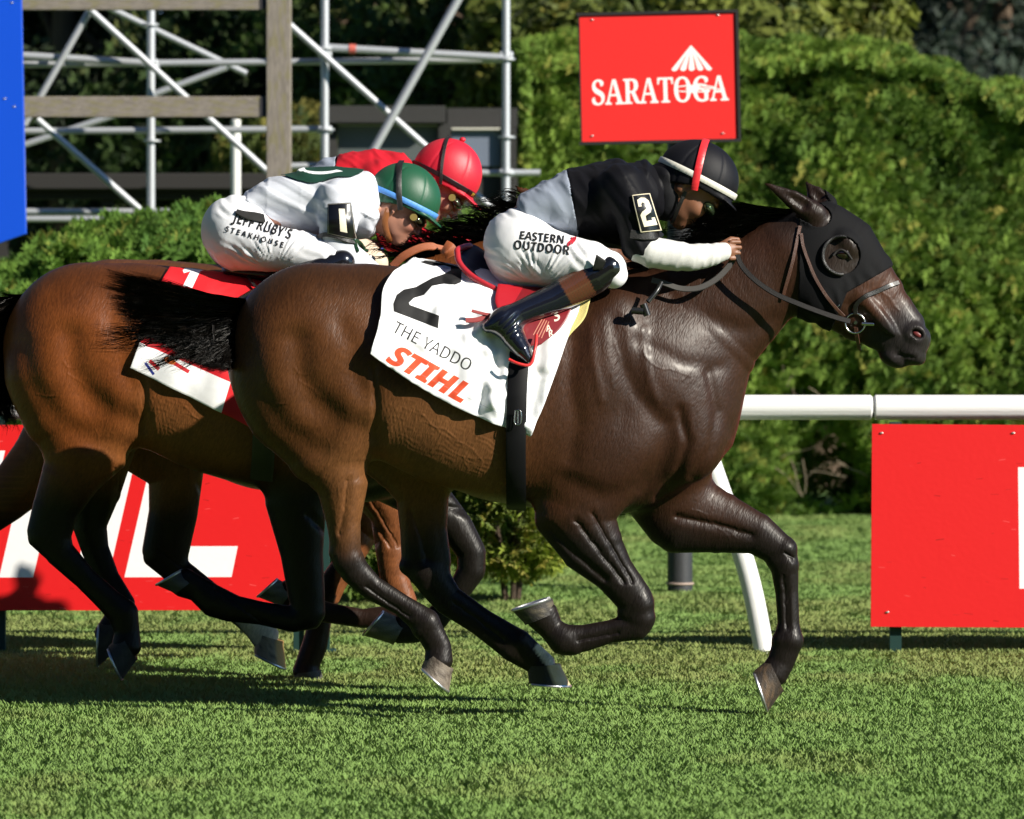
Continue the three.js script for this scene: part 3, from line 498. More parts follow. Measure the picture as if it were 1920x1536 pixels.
  part('chin_strap', surfStrap(F, 0, [[1605, 612], [1607, 628], [1611, 642], [1614, 652]], 0.014, 0.005, 0.006), brownLeather, bridle);
  const ring = new THREE.TorusGeometry(R(18.5), 0.003, 10, 36); const rp = surf(F, 0, 1604, 605, 0.012).p; ring.translate(rp.x, rp.y, rp.z); part('bit_ring', ring, steel, bridle);
  part('bit', joined([rod(P(1616, 607, rp.z), P(1639, 608, rp.z), 0.0065), rod(P(1604, 605, rp.z), P(1622, 604, -rp.z), 0.006)]), steel, bridle);
  part('buckle', tube([P(1563, 566, 0.09), P(1571, 563, 0.09), P(1573, 573, 0.092), P(1565, 576, 0.092), P(1563, 566, 0.09)], 0.0018, 30, 6), steel, bridle);
  // reins: from the bit to the rider's hand, and the spare loop along the neck
  const rp2 = [[1594, 603, 0.085], [1560, 593, 0.105], [1500, 571, 0.135], [1450, 549, 0.15], [1412, 522, 0.155], [1390, 497, 0.15], [1383, 478, 0.145], [1386, 466, 0.14]].map(([x, y, z]) => P(x, y, z));
  const reinMat = phy({ color: lin(0.007, 0.006, 0.006), roughness: 0.55, specularIntensity: 0.25, bumpMap: rep(grainTex, 6, 2), bumpScale: 0.0004 });
  part('rein', strap(rp2, 0.019, 0.005, rp2.map(() => V(0.25, 0.2, 1))), reinMat, bridle);
  const rp3 = [[1382, 474, 0.135], [1366, 500, 0.14], [1342, 524, 0.15], [1310, 540, 0.158], [1276, 541, 0.16], [1245, 531, 0.16], [1222, 525, 0.155]].map(([x, y, z]) => P(x, y, z));
  part('rein', strap(rp3, 0.02, 0.005, rp3.map(() => V(0.1, 0.3, 1))), std({ color: lin(0.05, 0.045, 0.042), roughness: 0.7 }), bridle);
  const farRein = [[1594, 603, -0.085], [1500, 571, -0.135], [1412, 522, -0.15], [1383, 470, -0.13]].map(([x, y, z]) => P(x, y, z));
  part('rein', strap(farRein, 0.019, 0.005, farRein.map(() => V(0.25, 0.2, -1))), blackLeather, bridle);
  // mane, blown back from the crest
  const crest = along([[1500, 386], [1470, 398], [1430, 420], [1390, 440], [1340, 458], [1290, 474], [1240, 490]].map(([x, y]) => P(x, y, 0)));
  part('mane', flow((t, R2) => crest(t).add(V(0, -0.012, (R2() - 0.5) * 0.04)), (t, R2) => crest(t).add(V(-0.13 - 0.17 * R2() - (t < 0.35 ? 0.09 : 0), -0.015 + 0.045 * (R2() - 0.4) - 0.05 * t + (t < 0.3 ? 0.005 : -0.02), 0.05 * (R2() - 0.3))), 260, 11, { r: 0.0021, sag: 0.004, wild: 0.016, strands: 6 }), hairMat, root);
  const tuft = along([[1400, 445], [1370, 447], [1330, 455]].map(([x, y]) => P(x, y, 0.02)));
  part('mane', flow((t, R2) => tuft(t), (t, R2) => P(1265 + 60 * R2(), 405 + 45 * R2(), 0.05 * (R2() - 0.4)), 45, 14, { r: 0.0018, sag: -0.02, wild: 0.03, strands: 4 }), hairMat, root);
  // tail
  const T = (l, z = 0) => l.map(([x, y]) => P(x, y, z));
  tail(two, 520, 21, [[490, 568, .03], [462, 582, .05], [446, 612, .08], [440, 650, .10]].map((q) => P(...q)), T([[204, 508], [200, 530], [206, 565], [232, 610], [290, 650], [350, 680], [415, 698]], 0.20), { r: 0.0014, sag: 0.014, wild: 0.010, strands: 12, tipFan: 0.016 });
  part('tail', flow((t, R2) => P(330 + 40 * t, 590 + 30 * R2(), 0.15 + 0.02 * R2()), (t, R2) => P(158 + 60 * R2(), 612 + 50 * R2(), 0.18 + 0.05 * R2()), 34, 23, { r: 0.0011, sag: 0.012, wild: 0.014, strands: 4 }), hairMat, root);
  part('tail', flow((t, R2) => P(360 + 60 * t, 610 + 40 * R2(), 0.14 + 0.02 * R2()), (t, R2) => P(250 + 160 * R2(), 675 + 25 * R2(), 0.17 + 0.05 * R2()), 36, 24, { r: 0.0011, sag: 0.012, wild: 0.014, strands: 4 }), hairMat, root);
}

// ---------------------------------------------------------------- saddle cloth, saddle and girth of the nearest horse
const clothBump = rep(weaveTex, 6, 6);
function printOn(x0, y0, x1, y1, w, h, draw) { return canvasTex(w, h, (g) => { g.setTransform(w / (x1 - x0), 0, 0, h / (y1 - y0), -x0 * w / (x1 - x0), -y0 * h / (y1 - y0)); draw(g); }); }
function tilted(g, text, x, y, deg, font, color, sx = 1, spacing = '0px') { g.save(); g.translate(x, y); g.rotate(deg * Math.PI / 180); g.scale(sx, 1); g.font = font; g.letterSpacing = spacing; g.fillStyle = color; g.fillText(text, 0, 0); g.restore(); }
// cloth between a left and a right edge curve (photo pixels), laid over the near side and mirrored over the far side; uv by real side position
function sideCloth(h, left, right, off, nu, nv, frame, wave, back = true, sag = 0) {
  const Lc = along(left.map(([x, y]) => V(x, y, 0))), Rc = along(right.map(([x, y]) => V(x, y, 0))), { F, zc } = h, [x0, y0, x1, y1] = frame;
  const pt = (u, v) => { const a = Lc(v), b = Rc(v), px = mix(a.x, b.x, u), py = mix(a.y, b.y, u) + sag * v * Math.sin(u * Math.PI); return surf(F, zc, px, py, off + (wave ? wave(u, v, px, py) : 0)).p; };
  const A = W(x0, y0, zc + 0.2), B = W(x1, y1, zc + 0.2), uvOf = (p) => [(p.x - A.x) / (B.x - A.x), (p.y - B.y) / (A.y - B.y)];
  const rows = back ? nv + 14 : nv, g = gridGeo(nu, rows, (u, w) => {
    const j = Math.round(w * rows);
    if (j <= nv) { const p = pt(u, 1 - j / nv); return { p, uv: uvOf(p) }; }
    const p = pt(u, (j - nv) / 14 * 0.6); const q = p.clone(); q.z = 2 * zc - p.z - 0.01; return { p: q, uv: [0.005, 0.995] };
  });
  return thicken(g, 0.004, nu, rows);
}
{
  const { root } = two, frame = [690, 470, 1110, 830];
  const print = printOn(...frame, 1680, 1440, (g) => {
    g.fillStyle = '#f4f5f8'; g.fillRect(600, 400, 600, 500);
    g.fillStyle = '#0b0b0d'; g.beginPath();
    [[784, 490], [799, 486], [825, 489], [849, 497], [865, 502], [864, 529], [853, 534], [832, 532], [810, 536], [795, 553], [776, 559], [767, 568], [769, 572], [824, 592], [822, 616], [739, 584], [738, 570], [744, 553], [757, 543], [780, 538], [810, 521], [832, 513], [844, 506], [844, 500], [831, 496], [812, 498]].forEach(([x, y], i) => i ? g.lineTo(x, y) : g.moveTo(x, y)); g.fill();
    tilted(g, 'THE YADDO', 735, 621, 27.5, '31px sans-serif', '#111114', 1.0);
    g.save(); g.translate(722, 675); g.rotate(29 * Math.PI / 180); g.font = 'italic bold 52px sans-serif'; { const wd = g.measureText('STIHL').width; g.scale(164 / wd, 1); } g.fillStyle = '#e4502a'; g.strokeStyle = '#e4502a'; g.lineWidth = 2.4; g.fillText('STIHL', 0, 0); g.strokeText('STIHL', 0, 0); g.restore();
    g.strokeStyle = 'rgba(150,155,175,0.55)'; g.lineWidth = 0.8; g.beginPath(); g.moveTo(700, 656); g.lineTo(940, 776); g.moveTo(902, 760); g.lineTo(890, 795); g.stroke();
  });
  const fold = (u, v, px, py) => 0.026 * Math.exp(-u / 0.10) * sstep(0.05, 0.5, v) + 0.008 * sstep(0.75, 1, v) * sstep(0.9, 0.5, u) + 0.007 * Math.sin(px / 13 + py / 50 + 4 * noise3(px / 40, py / 50, 1)) * sstep(0.05, 0.5, v) * sstep(0.1, 0.35, u) + 0.004 * Math.sin((px * 0.5 + py) / 7 + 5 * noise3(px / 30, py / 30, 6)) * sstep(0.5, 0.7, noise3(px / 26, py / 26, 2)) + 0.010 * Math.exp(-(((px - 745 - (py - 560) * 0.1) / 22) ** 2)) * sstep(540, 580, py) + 0.012 * Math.exp(-((polyDist(px, py, [[905, 620], [918, 700], [925, 790]]) / 12) ** 2)) - 0.006 * Math.exp(-((polyDist(px, py, [[925, 640], [940, 720]]) / 9) ** 2)) + 0.010 * Math.exp(-((polyDist(px, py, [[775, 640], [800, 655], [830, 668]]) / 9) ** 2)) + 0.012 * (fbm(px / 34, py / 34, 4, 3) - 0.4) + 0.006 * Math.sin((px - 0.55 * py) / 9 + 5 * noise3(px / 34, py / 34, 8)) * sstep(0.45, 0.75, noise3(px / 45, py / 45, 5));
  const cloth = part('saddle_cloth', sideCloth(two, [[778, 490], [747, 513], [719, 552], [714, 603], [697, 668]], [[1085, 545], [1090, 575], [1069, 625], [1030, 730], [993, 817]], 0.014, 110, 90, frame, fold, true, 15), phy({ map: print, roughness: 0.75, sheen: 0.3, sheenRoughness: 0.5, bumpMap: clothBump, bumpScale: 0.0006, side: THREE.DoubleSide }), root, 'white saddle cloth printed with a black 2');
  part('foam_pad', sideCloth(two, [[1060, 553], [1050, 600], [1040, 640]], [[1112, 553], [1098, 595], [1064, 637]], 0.010, 16, 18, frame, (u, v) => 0.004 * Math.sin(v * 9), false), std({ color: lin(0.72, 0.62, 0.24), roughness: 0.9, bumpMap: clothBump, bumpScale: 0.002, side: THREE.DoubleSide }), root, 'pale yellow foam pad edge');
  part('girth', surfStrap(two.F, 0, [[978, 600], [974, 660], [969, 720], [967, 780], [966, 840], [967, 900], [968, 930], [969, 944]], 0.066, 0.008, 0.016), phy({ color: lin(0.005, 0.005, 0.006), roughness: 0.5, specularIntensity: 0.35 }), root);
  const gp = surf(two.F, 0, 968, 781, 0.044).p; part('girth_buckle', joined([tube([V(-.008, .022, 0), V(.008, .022, 0), V(.008, -.022, 0), V(-.008, -.022, 0), V(-.008, .022, 0)].map((q) => q.add(gp)), 0.002, 40, 6), rod(gp.clone().add(V(0, 0.02, 0)), gp.clone().add(V(0, -0.02, 0)), 0.002)]), steel, root);
  // saddle
  const sad = new THREE.Group(); sad.name = 'saddle'; root.add(sad);
  const near = along([[857, 470, .06], [861, 492, .10], [880, 514, .13], [910, 533, .155], [945, 548, .17], [1000, 553, .18], [1060, 545, .16]].map(([x, y, z]) => W(x, y, z))), far = along([[864, 464, -.04], [888, 462, -.09], [915, 482, -.12], [940, 506, -.14], [970, 526, -.15], [1010, 538, -.15], [1060, 540, -.12]].map(([x, y, z]) => W(x, y, z)));
  part('seat', thicken(gridGeo(24, 12, (u, v) => { const p = far(u).lerp(near(u), v); p.y -= 0.02 * Math.sin(v * Math.PI); return { p }; }), 0.008, 24, 12), phy({ color: lin(0.016, 0.02, 0.05), roughness: 0.42, side: THREE.DoubleSide }), sad, 'navy saddle seat');
  const rimPts = []; for (let i = 0; i <= 20; i++) rimPts.push(near(i / 20)); for (const q of [far(0.12), far(0.03)]) rimPts.unshift(q);
  part('seat_rim', new THREE.TubeGeometry(new THREE.CatmullRomCurve3(rimPts), 60, 0.0105, 10), phy({ color: lin(0.42, 0.02, 0.03), roughness: 0.4, clearcoat: 0.3 }), sad, 'red saddle rim');
  const flapFrame = [925, 540, 1085, 665];
  const flapPrint = printOn(...flapFrame, 640, 500, (g) => { g.fillStyle = '#7a0f1a'; g.fillRect(900, 500, 300, 300); g.fillStyle = '#b01826'; g.beginPath(); g.moveTo(925, 540); g.lineTo(980, 540); g.lineTo(945, 600); g.lineTo(925, 600); g.fill(); tilted(g, 'S', 1038, 604, -20, 'italic bold 27px sans-serif', '#e9dccb'); tilted(g, 'A', 1024, 622, -20, 'italic bold 15px sans-serif', '#e9dccb'); tilted(g, 'R', 1028, 632, -20, 'italic bold 16px sans-serif', '#e9dccb'); g.strokeStyle = '#c98b72'; g.lineWidth = 1.6; for (let i = 0; i < 4; i++) { g.beginPath(); g.moveTo(1017 + 4 * i, 597 + 2 * i); g.lineTo(1000 + 5 * i, 628 + 2 * i); g.stroke(); } });
  part('flap', sideCloth(two, [[932, 548], [928, 580], [960, 625], [985, 655]], [[1078, 560], [1072, 590], [1048, 624], [1012, 652]], 0.036, 26, 22, flapFrame, null, false), phy({ map: flapPrint, roughness: 0.45, clearcoat: 0.15, side: THREE.DoubleSide }), sad, 'dark red saddle flap with cream lettering');
  // stirrup iron and leather
  part('stirrup', tube([[1006, 628, .30], [1003, 655, .33], [993, 684, .345], [972, 682, .35], [954, 674, .345]].map(([x, y, z]) => W(x, y, z)), 0.0055, 40, 8), phy({ color: lin(0.62, 0.03, 0.03), roughness: 0.35 }), sad, 'red stirrup iron');
  part('strap_end', surfStrap(two.F, 0, [[940, 605], [915, 604], [893, 610], [873, 611]], 0.018, 0.004, 0.04), phy({ color: lin(0.3, 0.05, 0.05), roughness: 0.5 }), sad);
  part('strap_end', surfStrap(two.F, 0, [[925, 604], [903, 601], [883, 596]], 0.012, 0.004, 0.045), phy({ color: lin(0.3, 0.05, 0.05), roughness: 0.5 }), sad);
  part('neck_clip', joined([rod(W(1184, 582, .25), W(1206, 584, .25), 0.012), rod(W(1206, 570, .24), W(1214, 592, .24), 0.013), tube([W(1215, 566, .235), W(1232, 545, .22), W(1240, 530, .2)], 0.008, 16, 8)]), phy({ color: lin(0.012, 0.012, 0.012), roughness: 0.3, clearcoat: 0.5 }), sad);
}

// ---------------------------------------------------------------- the two horses behind
const affine = (ox, oy, x0, y0, k) => Object.assign((x, y) => [ox + (x - x0) * k, oy + (y - y0) * k], { k, inv: (x, y) => [x0 + (x - ox) / k, y0 + (y - oy) / k] });
const legOf = (st, dz, o = {}) => ({ k: o.k, bones: (zc) => limb(st.map(([x, y, r, s, z]) => [x, y, r, z ?? dz, s]), zc, 0.8) });
const coatOne = bayCoat({ rump: [0.165, 0.046, 0.010], fore: [0.12, 0.036, 0.010], belly: [0.21, 0.080, 0.026], legs: [0.008, 0.006, 0.005], low: [860, 960] });
const one = makeHorse({
  name: 'race_horse', label: 'bright bay horse wearing red saddle cloth number 1, galloping behind the dark bay', zc: -1.0, at: [-1.2, 0, -1.0], cell: 0.009,
  map: affine(5, 492, 425, 493, 0.95), coat: coatOne,
  legs: [
    legOf([[140, 700, 125, .135, .115], [150, 770, 110, .125, .12], [160, 838, 82, .10, .13], [132, 895, 56, .075, .13], [105, 952, 44, .052, .125], [92, 1000, 42, .044, .12], [112, 1036, 28, .038, .115], [160, 1085, 22, .027, .11], [205, 1128, 24, .03, .105], [230, 1150, 29, .037, .10], [238, 1185, 24, .03, .10], [237, 1212, 28, .04, .10]]),
    legOf([[170, 780, 100, .13], [180, 850, 70, .10], [175, 920, 52, .07], [168, 985, 32, .045], [178, 1030, 26, .03], [200, 1085, 24, .028], [228, 1135, 26, .035], [214, 1165, 22, .03], [202, 1190, 26, .04]], -0.12),
    legOf([[560, 870, 80, .10], [555, 940, 58, .08], [566, 1040, 40, .055], [574, 1110, 35, .045], [578, 1150, 32, .042], [552, 1162, 24, .036], [490, 1150, 22, .028], [430, 1140, 26, .032], [402, 1128, 30, .037], [370, 1104, 24, .03], [345, 1093, 28, .04]], 0.12),
    legOf([[740, 880, 70, .10], [800, 935, 45, .065], [855, 988, 32, .05], [884, 1036, 27, .044], [884, 1070, 26, .042], [852, 1122, 20, .028], [812, 1166, 24, .034], [778, 1182, 24, .032], [750, 1180, 27, .04]], -0.12),
  ],
  hooves: [
    { at: [203, 1212, 230, 1274, 240, 1214, 0.10], tone: [0.022, 0.02, 0.018] }, { at: [188, 1166, 184, 1250, 206, 1190, -0.12], tone: [0.022, 0.02, 0.018] },
    { at: [342, 1070, 294, 1098, 348, 1096, 0.12], tone: [0.05, 0.05, 0.055] }, { at: [722, 1146, 682, 1192, 752, 1180, -0.12], tone: [0.07, 0.07, 0.055] },
  ],
});
const coatThree = bayCoat({ rump: [0.22, 0.075, 0.022], fore: [0.20, 0.065, 0.02], belly: [0.22, 0.085, 0.03], legs: [0.02, 0.010, 0.007] });
const three = makeHorse({
  name: 'race_horse', label: 'reddish bay horse with blue saddle cloth running on the rail side of the others', zc: -1.6, at: [-0.6, 0, -1.6], cell: 0.010,
  map: affine(65, 486, 425, 493, 0.9),
  coat: (px, py, dz, x, y, z) => { const [u, v] = pxOf(x, y, z); if (u > 630 && u < 790 && v > 930 && v < 1130) { const k = 0.8 + 0.4 * noise3(x * 30, y * 90, z * 30); return [0.20 * k, 0.068 * k, 0.024 * k]; } const c = coatThree(px, py, dz, x, y, z); return whiteSock(u, v, c, [[462, 1150], [505, 1200]], 30); },
  legs: [
    legOf([[200, 700, 100, .15], [250, 790, 90, .13], [330, 880, 52, .08], [325, 960, 46, .055], [310, 1035, 44, .045], [330, 1070, 28, .035], [395, 1115, 22, .027], [455, 1150, 26, .034], [480, 1176, 24, .03], [498, 1196, 27, .04]], 0.12),
    legOf([[150, 780, 90, .13], [80, 865, 62, .09], [10, 935, 46, .06], [-50, 985, 36, .045], [-120, 1040, 22, .028], [-180, 1090, 26, .034], [-215, 1095, 24, .032], [-240, 1090, 26, .04]], -0.12),
    legOf([[690, 880, 60, .10], [735, 960, 42, .065], [732, 1020, 30, .05], [738, 1080, 26, .044], [756, 1130, 26, .042], [735, 1156, 22, .036], [680, 1160, 18, .027], [620, 1150, 19, .028], [576, 1140, 24, .034], [552, 1122, 23, .03], [538, 1110, 26, .04]], 0.12),
    legOf([[690, 900, 60, .10], [706, 950, 40, .06], [676, 1010, 27, .046], [650, 1055, 24, .042], [626, 1090, 25, .042], [604, 1150, 20, .028], [590, 1210, 24, .034], [577, 1245, 23, .03], [574, 1260, 26, .04]], -0.12),
  ],
  hooves: [
    { at: [476, 1224, 536, 1253, 502, 1196, 0.12], tone: (f, ex, k) => ex > 0.5 ? [0.55, 0.33, 0.12] : mix3([0.32, 0.27, 0.22], [0.10, 0.08, 0.07], sstep(0.4, 0.55, k)) }, { at: [-238, 1070, -285, 1095, -232, 1098, -0.12], tone: [0.04, 0.04, 0.035] },
    { at: [522, 1086, 484, 1120, 545, 1112, 0.12], tone: [0.07, 0.07, 0.055] }, { at: [548, 1288, 612, 1288, 575, 1262, -0.12], tone: [0.03, 0.028, 0.025] },
  ],
});
for (const h of [one, three]) {
  const { P, F, root, zc } = h, far = h === three;
  const crest = along([[1500, 386], [1470, 398], [1430, 420], [1390, 440], [1340, 458], [1290, 474], [1240, 490]].map(([x, y]) => P(x, y, 0)));
  part('mane', flow((t, R2) => crest(t).add(V(0, -0.012, (R2() - 0.5) * 0.04)), (t, R2) => crest(t).add(V(-0.10 - 0.13 * R2(), far ? -0.01 : 0.05 * R2() + 0.01, 0.06 * (R2() - 0.3))), far ? 50 : 110, 31, { r: 0.0024, sag: -0.02, wild: 0.03, strands: 5 }), hairMat, root);
  for (const s of [1, -1]) { const e = P(1577, 477, 0), g = new THREE.SphereGeometry(0.0215, 16, 12); g.translate(e.x, e.y, zc + s * 0.085); part('eye', g, phy({ color: lin(0.012, 0.006, 0.004), roughness: 0.06 }), root); }
}
{
  const { root, P, F, zc } = one, T = (l, z = 0) => l.map(([x, y]) => W(x, y, zc + z));
  tail(one, 220, 41, T([[80, 545], [45, 575], [25, 610], [15, 650]]), T([[-90, 560], [-90, 620], [-70, 690], [-40, 750], [0, 790], [34, 806]], 0.04), { r: 0.0018, sag: 0.01, wild: 0.014, strands: 7 });
  part('tail', flow((t, R2) => W(-10 + 12 * t, 690 + 60 * R2(), zc + 0.03), (t, R2) => W(-5 + 50 * R2(), 790 + 22 * R2(), zc + 0.06), 20, 43, { r: 0.0018, sag: 0.01, wild: 0.02, strands: 3 }), hairMat, root);
  const frame = [235, 480, 600, 800];
  const print = printOn(...frame, 1095, 960, (g) => {
    g.fillStyle = '#d3121f'; g.fillRect(200, 400, 500, 500);
    g.fillStyle = '#f2f3f6'; g.beginPath(); [[262, 640], [240, 702], [418, 776], [436, 716]].forEach(([x, y], i) => i ? g.lineTo(x, y) : g.moveTo(x, y)); g.fill();
    g.beginPath(); [[339, 506], [352, 495], [398, 492], [396, 500], [372, 508], [360, 540], [342, 536], [354, 508], [342, 512]].forEach(([x, y], i) => i ? g.lineTo(x, y) : g.moveTo(x, y)); g.fill();
    g.strokeStyle = '#c01522'; g.lineWidth = 7; g.beginPath(); g.moveTo(284, 676); g.lineTo(302, 692); g.moveTo(278, 646); g.lineTo(300, 652); g.moveTo(330, 680); g.lineTo(358, 697); g.stroke(); g.strokeStyle = '#1d2c86'; g.lineWidth = 5; g.beginPath(); g.moveTo(276, 680); g.lineTo(292, 702); g.stroke(); g.fillStyle = '#e06a1f'; g.beginPath(); g.ellipse(322, 676, 12, 6, 0.4, 0, 7); g.fill();
  });
  part('saddle_cloth', sideCloth(one, [[318, 507], [300, 540], [285, 590], [264, 642], [246, 690]], [[640, 540], [625, 600], [590, 690], [545, 780], [500, 815]], 0.014, 60, 50, frame, (u, v, px, py) => 0.006 * Math.sin(px / 15 + py / 40) * sstep(0, 0.3, v) + 0.008 * (fbm(px / 30, py / 30, 9, 3) - 0.4)), phy({ map: print, roughness: 0.7, sheen: 0.3, sheenRoughness: 0.5, bumpMap: clothBump, bumpScale: 0.0006, side: THREE.DoubleSide }), root, 'red saddle cloth with a white 1 and a white band');
  part('saddle', (() => { const S = new Field(); S.bones(limb([[430, 508, 14, zc - zc, .12], [500, 516, 16, 0, .16], [580, 516, 18, 0, .16], [640, 508, 16, 0, .12]], zc), 0.03); return netMesh(S, 0.008); })(), blackLeather, root);
  part('girth', surfStrap(F, zc, [[505, 620], [500, 700], [496, 780], [494, 840], [492, 890]], 0.08, 0.008, 0.024), blackLeather, root);
  part('strap_end', surfStrap(F, zc, [[462, 518], [466, 535], [478, 550]], 0.012, 0.004, 0.03), blackLeather, root);
  const rein = [[735, 500, .12], [760, 478, .14], [800, 462, .14], [845, 470, .12], [900, 500, .13], [1000, 545, .13], [1095, 598, .08]].map(([x, y, z]) => W(x, y, zc + z));
  part('rein', strap(rein, (t) => t < 0.4 ? 0.03 : 0.02, 0.006, rein.map(() => V(0.2, 0.5, 1))), tanLeather, root, 'tan leather rein');
  part('rein', strap([[832, 462, .16], [842, 468, .17], [848, 480, .16]].map(([x, y, z]) => W(x, y, zc + z)), 0.05, 0.006), tanLeather, root, 'tan leather rein end');
}
{
  const { root, F, zc } = three;
  part('saddle_cloth', sideCloth(three, [[480, 490], [470, 540], [450, 640]], [[720, 470], [705, 560], [640, 740]], 0.014, 30, 24, [350, 470, 720, 750], (u, v, px, py) => 0.006 * Math.sin(px / 15)), phy({ color: lin(0.05, 0.085, 0.42), roughness: 0.7, side: THREE.DoubleSide }), root, 'blue saddle cloth');
}

// ---------------------------------------------------------------- riders
const silkMat = (o = {}) => phy({ vertexColors: true, roughness: 0.6, specularIntensity: 0.4, bumpMap: rep(weaveTex, 10, 10), bumpScale: 0.0004, ...o });
const clothFold = (dirx, diry, s, amp) => (x, y, z) => { const a = (x * dirx + y * diry) * s, b = (-x * diry + y * dirx) * s * 0.22, n = fbm(a + 7, b + z * s * 0.35, z * s * 0.2, 3); return amp * (Math.abs(n - 0.44) < 0.13 ? 1 - Math.abs(n - 0.44) / 0.13 : 0) - amp * 0.4 + amp * 0.5 * (noise3(x * 11, y * 11, z * 11) - 0.5); };
function ringOn(c, hf, hu, rad, off, plane, a0, a1, width, n = 40) { // band on a helmet dome: plane = [point along hf, hu] + tilt; a0..a1 angle round the dome
  const pts = [], outs = [], hz = V(0, 0, 1);
  for (let i = 0; i <= n; i++) { const a = mix(a0, a1, i / n), l = plane(a), p = V(l[0], l[1], l[2]); const k = 1 / Math.sqrt((p.x / rad[0]) ** 2 + (p.y / rad[1]) ** 2 + (p.z / rad[2]) ** 2); p.multiplyScalar(k); const nn = V(p.x / rad[0] ** 2, p.y / rad[1] ** 2, p.z / rad[2] ** 2).normalize(); p.addScaledVector(nn, off); const w = (q) => c.clone().multiplyScalar(0).addScaledVector(hf, q.x).addScaledVector(hu, q.y).addScaledVector(hz, q.z); pts.push(w(p).add(c)); outs.push(w(nn)); }
  return strap(pts, width, 0.003, outs);
}
function helmet(parent, c, beta, mat, { rad = [0.138, 0.118, 0.108], cut = -0.036, peak = 0, seams = 0 } = {}) {
  const hf = V(Math.cos(beta), Math.sin(beta), 0), hu = V(-Math.sin(beta), Math.cos(beta), 0), at = (f, u, z) => c.clone().addScaledVector(hf, f).addScaledVector(hu, u).add(V(0, 0, z));
  const box = new THREE.Box3().setFromCenterAndSize(c, V(0.36, 0.32, 0.28));
  const g = netMesh(null, 0.006, { box, pad: 0, fn: (x, y, z) => {
    const dx = x - c.x, dy = y - c.y, f = dx * hf.x + dy * hf.y, u = dx * hu.x + dy * hu.y, q = z - c.z;
    const X = f / rad[0], Y = u / (u < 0 ? rad[1] * 1.25 : rad[1]), Z = q / rad[2], k0 = Math.sqrt(X * X + Y * Y + Z * Z), k1 = Math.sqrt((X / rad[0]) ** 2 + (Y / rad[1]) ** 2 + (Z / rad[2]) ** 2);
    let d = k1 < 1e-9 ? -0.1 : k0 * (k0 - 1) / k1;
    if (seams) { const an = Math.atan2(Z, X) / Math.PI * 3, w = Math.abs(an - Math.round(an)); d += 0.0022 * Math.exp(-((w * 22) ** 2)) * sstep(1, 0.75, Y); }
    const low = cut - 0.03 * sstep(0.02, -0.12, f);
    d = Math.max(d, low - u);
    if (peak) { const pf = (f - rad[0] * 0.86) / (peak + 0.035), pz = q / 0.085, pu = (u - cut - 0.004 + 0.25 * Math.max(0, f - rad[0] * 0.8)) / 0.009, e = (Math.sqrt(pf * pf + pz * pz + pu * pu) - 1) * 0.009; const h = Math.max(0.012 - Math.abs(d - e), 0) / 0.012; d = Math.min(d, e) - h * h * 0.003; }
    return d;
  } });
  return { mesh: part('helmet', g, mat, parent), hf, hu, at, rad, c };
}
function headField(F, s, al, k = 1) { // skull centre s, looking along al
  const f = V(Math.cos(al), Math.sin(al), 0), u = V(-Math.sin(al), Math.cos(al), 0), L = (a, b, z = 0) => s.clone().addScaledVector(f, a * k).addScaledVector(u, b * k).add(V(0, 0, z * k));
  F.ball(L(0, 0.02), 0.098 * k, 0.105 * k, 0.078 * k, al, 0.03);
  F.ball(L(0.035, -0.06), 0.068 * k, 0.062 * k, 0.06 * k, al, 0.03);
  F.ball(L(0.075, -0.098), 0.026 * k, 0.022 * k, 0.028 * k, al, 0.02);
  F.ball(L(0.088, 0.032), 0.018 * k, 0.012 * k, 0.055 * k, al, 0.015);
  F.bones([[L(0.092, 0.008), L(0.119, -0.032), 0.009 * k, 0.0145 * k, 0.009 * k, 0.015 * k]], 0.012);
  for (const z of [1, -1]) {
    F.ball(L(0.104, -0.036, z * 0.013), 0.010 * k, 0.009 * k, 0.009 * k, al, 0.006);
    F.ball(L(0.062, -0.028, z * 0.042), 0.034 * k, 0.026 * k, 0.024 * k, al, 0.02);
    F.ball(L(0.103, 0.008, z * 0.034), 0.014 * k, 0.012 * k, 0.018 * k, al, 0.012, -1);
    F.ball(L(0.097, 0.006, z * 0.033), 0.011 * k, 0.008 * k, 0.014 * k, al, 0.004);
    F.ball(L(-0.012, -0.018, z * 0.079), 0.020 * k, 0.033 * k, 0.011 * k, al - 0.2, 0.008);
    F.ball(L(-0.006, -0.014, z * 0.09), 0.010 * k, 0.020 * k, 0.007 * k, al - 0.2, 0.006, -1);
  }
  F.ball(L(0.098, -0.060), 0.011 * k, 0.007 * k, 0.026 * k, al, 0.008);
  F.ball(L(0.095, -0.073), 0.010 * k, 0.007 * k, 0.022 * k, al, 0.008);
  F.ball(L(0.112, -0.0665), 0.016 * k, 0.0025 * k, 0.024 * k, al, 0.004, -1);
  F.bones([[L(-0.03, -0.05), L(-0.09, -0.13), 0.055 * k, 0.06 * k, 0.055 * k, 0.06 * k]], 0.04);
  return L;
}
